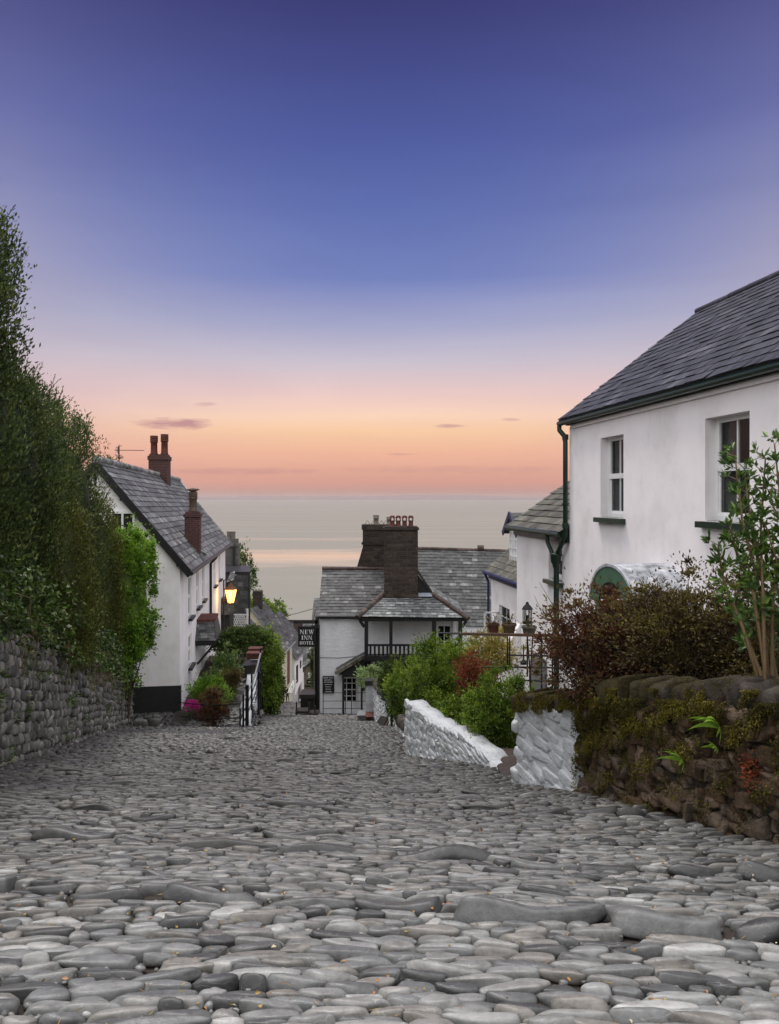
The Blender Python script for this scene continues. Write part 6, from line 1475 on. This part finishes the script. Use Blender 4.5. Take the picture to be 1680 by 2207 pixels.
for _ in range(120):
    y_ = random.uniform(5, 23); x_ = np.interp(y_, [3, 23.5], [xl(3.)-.03, -7.93]); p = np.array([x_+.05, y_, ztL_y(y_)+random.uniform(-.1, .6)]); m2.tube([p, p+(.15, random.uniform(-.2, .2), -.1), p+(.14, random.uniform(-.3, .3), -random.uniform(.3, .8))], [.009, .007, .004], 4)
m2.build('stem', MAT['stem'], rt, world=True)
# bright green climber against the gable
rt = thing('bright_green_bush', 'bright lime-green leafy bush against the white gable at the end of the left wall', 'bush', (-7.4, 22, -6.6))
mb = MB(); c = np.array([-7.85, 21.9, -2.85]); r = np.array([1.22, 1.1, 2.2])
T_ = blob(mb, c, r*(.88, .88, .86), 38000, .085, .06, 0, 560, .085, .1, .94, rough=.04, box=.62); blob(mb, c+(-.3, -.2, -2.0), (.85, .9, 1.2), 7000, .08, .055, 0, 120, .14, -.2, .8, rough=.1); mb.build('foliage', MAT['bright'], rt, world=True)
m2 = MB(); lumpy(m2, c, r*.84, 0); m2.build('inner_foliage', MAT['mid'], rt, smooth=True, world=True)
m2 = MB(); branches(m2, (-7.7, 22.2, -6.8), T_[:14], .05); m2.build('branch', MAT['bark'], rt, world=True)

# --- right: brown bush behind the mossy wall
rt = thing('brown_bush', 'wide reddish-brown bush with bare twigs behind the mossy wall', 'bush', (2.6, 7.4, -2.2))
mb = MB(); c1_ = np.array([2.33, 7.85, -1.55]); c2_ = np.array([3.08, 7.35, -1.38])
T1 = blob(mb, c1_, (.82, .6, .60), 38000, .042, .020, 0, 420, .12, .3, .5, rough=.13)
mb.build('foliage', MAT['brown'], rt, world=True)
mb = MB(); T2 = blob(mb, c2_, (1.0, .62, .68), 42000, .040, .020, 0, 460, .11, .3, .5, rough=.11); mb.build('foliage', MAT['olivebush'], rt, world=True)
m2 = MB(); 
for cb, T in ((c1_, T1), (c2_, T2)):
    for k_ in range(7):
        bx = cb+np.array([random.uniform(-.5, .5), random.uniform(-.15, .15), 0]); bx[2] = -2.25
        sel = T[rng.choice(len(T), 22, replace=False)]; branches(m2, bx, sel, .013)
# wiry bare shoots round the outline
for _ in range(170):
    T = T1 if random.random() < .65 else T2; p = T[random.randrange(len(T))]; cc = c1_ if T is T1 else c2_
    dv = unit((p-cc)+rng.normal(0, .2, 3)+(0, 0, .15)); l = random.uniform(.12, .34); q = p+dv*l*.5+rng.normal(0, .03, 3); m2.tube([p, q, q+dv*l*.5+rng.normal(0, .04, 3)], [.0035, .0028, .0015], 4, cap=False)
m2.build('branch', MAT['bark'], rt, world=True)
# --- tall leafy shrub at the right edge
rt = thing('tall_shrub', 'tall fresh green shrub with lance-shaped leaves at the right edge', 'shrub', (3.1, 5.9, -1.7))
mb = MB(); m2 = MB()
def cane(pts, r0=.015, dens=9, leafL=.078, w_=.027, whorl=12):
    P = np.array(pts, float); m2.tube(P, np.linspace(r0, r0*.35, len(P)), 6)
    L = np.linalg.norm(P[-1]-P[0]); k_ = int(dens*L)+2
    for i in range(k_):
        f = .25+.75*i/(k_-1); j = min(len(P)-2, int(f*(len(P)-1))); g_ = f*(len(P)-1)-j; p = P[j]*(1-g_)+P[j+1]*g_; dv = unit(P[j+1]-P[j])
        for _ in range(2):
            sd_ = unit(np.cross(dv, sph(1)[0])); l = random.uniform(.02, .11); e_ = p+(sd_*.7+dv*.6)*l; m2.tube([p, e_], [.004, .002], 4, cap=False)
            n_ = whorl; dd = sph(n_)*.9+dv*.7+sd_*.5; leafq(mb, np.repeat([e_], n_, 0)+rng.normal(0, .012, (n_, 3)), dd, leafL, w_, 0, np.clip(rng.normal(.5, .25, n_), 0, 1), .18)
ty_ = 5.75
for pts in ([(1650, 1500), (1645, 1300), (1640, 1150), (1650, 990)], [(1660, 1500), (1640, 1280), (1600, 1120), (1585, 985)], [(1640, 1480), (1600, 1350), (1560, 1250), (1548, 1175)], [(1665, 1500), (1665, 1300), (1690, 1150), (1670, 960)], [(1650, 1450), (1625, 1280), (1590, 1200), (1575, 1140)],
            [(1700, 1500), (1720, 1300), (1700, 1150), (1660, 1080)], [(1650, 1480), (1610, 1370), (1585, 1300), (1620, 1180)], [(1680, 1500), (1660, 1380), (1640, 1290), (1655, 1200)], [(1700, 1480), (1700, 1380), (1690, 1260), (1650, 1130)], [(1640, 1250), (1630, 1180), (1612, 1080), (1605, 1010)]):
    cane([W(u, v, ty_+random.uniform(-.25, .35)*0+.12*math.sin(u)) for u, v in pts], dens=6.5, whorl=10)
mb.build('foliage', MAT['tall'], rt, world=True); m2.build('branch', MAT['stem'], rt, smooth=True, world=True)
# --- garden shrubs behind the sloping white wall
shrub('green_shrub', 'large feathery green shrub behind the jagged white wall', (1.10, 14.2, -3.42), (.86, .75, .86), 26000, .062, .026, 'mid', base=(1.1, 14.2, -4.9), clumps=300, spread=.13, up=.2, rough=.10)
shrub('green_shrub', 'dense green shrub behind the garden step, beside the whitewashed wall end', (1.62, 11.3, -3.28), (.52, .5, .72), 26000, .046, .020, 'mid', base=(1.6, 11.3, -4.1), clumps=320, spread=.11, up=.2, rough=.10)
shrub('green_shrub', 'low fern-like green plants in the corner beside the garden step', (1.25, 11.6, -3.72), (.45, .4, .35), 6000, .06, .02, 'mid', base=(1.3, 11.6, -4.1), clumps=110, spread=.2, up=.4)
shrub('maple', 'small red-leaved maple between the green garden shrubs', (1.38, 12.7, -3.02), (.30, .33, .42), 4600, .05, .018, 'maple', base=(1.4, 12.8, -4.3), clumps=110, spread=.2, up=-.1, cat='tree')
shrub('yellow_shrub', 'yellow and orange leaved shrub under the garden rail', (1.80, 13.6, -2.73), (.44, .4, .36), 4200, .07, .022, 'yellow', base=(1.9, 13.8, -4.6), clumps=80, spread=.2, up=.1)
shrub('green_shrub', 'deep green shrub just right of the pale variegated bush', (.24, 18.6, -4.72), (.33, .5, .62), 7000, .07, .03, 'mid', base=(.3, 18.6, -5.7), clumps=130, spread=.18)
shrub('green_shrub', 'dark green shrub in front of the inn entrance posts', (.05, 22.5, -5.35), (.34, .5, .58), 6500, .08, .035, 'deep', base=(.1, 22.5, -6.5), clumps=120, spread=.18)
shrub('variegated_shrub', 'pale variegated shrub overhanging the pillar in front of the inn porch', (-.42, 27.5, -6.45), (.62, .6, .42), 7000, .10, .045, 'varieg', base=(-.3, 27.8, -7.9), clumps=130, spread=.17)
shrub('green_shrub', 'feathery shrub in front of the balcony rail', (.62, 16.8, -3.95), (.42, .5, .5), 6500, .085, .02, 'mid', base=(.7, 16.8, -5.3), clumps=90, spread=.22, up=.6, rough=.25)
shrub('green_shrub', 'shadowy green undergrowth at the foot of the big garden shrub', (.95, 13.1, -4.05), (.62, .4, .42), 6500, .06, .02, 'deep', base=(.95, 13.1, -4.6), clumps=120, spread=.2)
shrub('green_shrub', 'light yellow-green shrub filling the gap below the red maple', (1.22, 12.5, -3.62), (.55, .4, .42), 12000, .05, .022, 'mid', base=(1.2, 12.5, -4.3), clumps=190, spread=.13, up=.2)
# --- left garden
shrub('arbour_climber', 'dark green climber trained over the arbour above the retaining wall', (-6.0, 31.0, -5.75), (1.15, 1.3, .40), 15000, .11, .06, 'deep', base=(-5.6, 31, -6.9), clumps=240, spread=.16, cat='climber')
shrub('arbour_climber', 'green climber cascading down the end of the arbour to the street', (-4.88, 31.0, -6.95), (.55, .8, 1.55), 17000, .11, .055, 'mid', base=(-4.8, 31, -8.7), clumps=260, spread=.14, cat='climber', up=-.1)
shrub('green_shrub', 'bushy deep green shrub low beside the road at the end of the retaining wall', (-4.92, 31.4, -8.0), (.52, .7, .95), 10000, .10, .045, 'deep', base=(-4.6, 31.4, -8.95), clumps=150, spread=.16)
shrub('fern', 'bright green ferny plants at the corner of the white house', (-5.55, 23.6, -6.15), (.50, .5, .62), 8500, .10, .03, 'bright', base=(-5.5, 23.6, -6.8), clumps=130, spread=.2, up=.5, cat='plant')
shrub('climbing_rose', 'loose climbing rose with pale blooms beside the slate porch hood', (-5.62, 26.3, -5.95), (.40, .8, .65), 5200, .10, .045, 'ivy', base=(-5.6, 26, -6.8), clumps=100, spread=.24, rough=.3)
shrub('green_shrub', 'rounded grey-green lavender clump beside the terrace path', (-5.15, 24.9, -5.85), (.34, .35, .30), 4200, .11, .012, 'olivebush', base=(-5.15, 24.9, -6.6), clumps=60, spread=.2, up=.8)
shrub('green_shrub', 'mid green shrub between the fern and the lavender clump', (-5.35, 25.2, -6.15), (.35, .35, .42), 4500, .09, .035, 'mid', base=(-5.35, 25.2, -6.75), clumps=70, spread=.2)
shrub('dark_bush', 'dark purple-brown bush at the edge of the left garden', (-5.02, 22.0, -6.0), (.42, .4, .50), 8500, .055, .025, 'brown', base=(-5.0, 22, -6.6), clumps=130, spread=.16, cat='bush')
shrub('pink_flowers', 'patch of bright pink flowers at the foot of the white house', (-5.85, 22.9, -6.18), (.30, .2, .14), 600, .045, .035, 'pink', base=(-5.8, 22.9, -6.7), clumps=60, spread=.2, cat='flowers', stemmat='bark')
# flower tubs hung among the rose
# --- trees beyond the slate hung house, towards the sea
def tree(label, c, r, n, mat, base_z, L=.3, Wd=.16, cl=80, sp=.2, name='tree'):
    rt = thing(name, label, 'tree', (c[0], c[1], base_z), group='trees beyond the rooftops'); mb = MB(); T = blob(mb, c, r, n, L, Wd, 0, cl, sp, .2, .6, rough=.2); mb.build('crown', MAT[mat], rt, world=True)
    m2 = MB(); m2.tube([(c[0], c[1], base_z), (c[0]+.1, c[1], c[2]-r[2]*.3), (c[0], c[1], c[2]+r[2]*.4)], [.3, .18, .05], 8); branches(m2, (c[0], c[1], c[2]-r[2]*.8), T[:16], .08); m2.build('trunk', MAT['bark'], rt, world=True)
tree('loose olive-green tree behind the chimney of the slate-hung house', W(519, 1236, 62), (1.15, 1.2, 2.3), 2600, 'ivy', -17, .26, .13, 70, .22)
tree('bushy green tree on the slope below the sea, left of the wire', W(556, 1310, 95), (1.7, 2, 1.7), 3000, 'mid', -25, .34, .2, 70, .2)
tree('brighter green tree beside the distant slate roof', W(584, 1322, 98), (1.9, 2, 1.3), 3000, 'mid', -26, .34, .2, 70, .2)
tree('small green tree in the gap above the arbour', W(575, 1345, 90), (2.2, 2, 1.2), 2400, 'deep', -25, .34, .2, 60, .2)
tree('creeper-covered bush hanging by the lower shop front', W(680, 1440, 48), (.30, .5, 1.6), 2400, 'ivy', -13, .16, .08, 60, .2)
shrub('distant_bush', 'dark tree top just behind the ridge of the white house', (-10.0, 27.5, .95), (.62, .5, .5), 2500, .08, .04, 'deep', base=(-10, 27.5, -5), clumps=60, spread=.2, cat='bush')
# roof among the trees
rt = thing('slate_cottage', 'tiny slate-roofed cottage half hidden in the distant trees', 'cottage', W(553, 1330, 92)); mb = MB()
slates(mb, W(541, 1337, 91.5), W(566, 1340, 91.5), W(560, 1304, 93), W(549, 1304, 93), .4, .6, 0); mb.build('roof', [MAT['slate_old'], MAT['black']], rt, world=True)
mb = MB(); mb.box(W(542, 1352, 92), W(564, 1338, 94)); mb.build('wall', MAT['stonefront'], rt, world=True)
# hart's tongue ferns on the mossy wall
def fern(u, v, label, s=1.0):
    # find the wall point under the pixel: wall plane through A,B
    a_, b_ = MA, MBe; dd = b_-a_; uu = (u-CU)/F; k_ = (a_[0]-uu*a_[1])/(uu*dd[1]-dd[0]); p = a_+dd*k_; y_ = p[1]; base = np.array([p[0]+nM[0]*.09, y_+nM[1]*.09, wz_(v, y_)])
    rt = thing('fern', label, 'fern', base, group='ferns rooted in the mossy wall'); mb = MB()
    for i in range(8):
        a = -1.25+2.5*i/7+random.gauss(0, .12); dirv_ = np.array([math.sin(a)*dM[0]*-1, math.sin(a)*dM[1]*-1, math.cos(a)*.8])+np.array([*nM, 0])*.5; dirv_ = unit(dirv_); L = .17*s*random.uniform(.7, 1.1); n_ = 7
        pts = [base+dirv_*L*q+np.array([*nM, 0])*.05*s*q*q-np.array([0, 0, .06*s])*q**3 for q in np.linspace(0, 1, n_)]; sd_ = unit(np.cross(dirv_, np.array([*nM, 0.])))
        for j in range(n_-1):
            w0, w1 = .014*s*math.sin(math.pi*(.12+.88*j/(n_-1))), .014*s*math.sin(math.pi*(.12+.88*(j+1)/(n_-1))); mb.poly([pts[j]-sd_*w0, pts[j]+sd_*w0, pts[j+1]+sd_*w1, pts[j+1]-sd_*w1], 0, random.uniform(.6, 1))
    mb.build('frond', MAT['bright'], rt, world=True)
fern(1572, 1566, 'largest bright green fern just under the coping of the mossy wall', 1.35); fern(1494, 1640, 'bright green fern low on the mossy wall, leftmost of the three', 1.1); fern(1569, 1612, 'small pale fern between the two larger ones on the mossy wall', .7)

rt = thing('weed', 'small clump of rusty orange leaves rooted in the mossy wall near the right edge', 'plant', (3.0, 4.9, -2.0)); mb = MB()
uu = (1640-CU)/F; dd = MBe-MA; k_ = (MA[0]-uu*MA[1])/(uu*dd[1]-dd[0]); p = MA+dd*k_; base = np.array([p[0]+nM[0]*.08, p[1]+nM[1]*.08, wz_(1655, p[1])])
leafq(mb, base+rng.normal(0, .035, (150, 3))*(1, 1, 1.6), rng.normal(0, .6, (150, 3))+(nM[0], nM[1], 0), .035, .018); mb.build('foliage', MAT['maple'], rt, world=True)
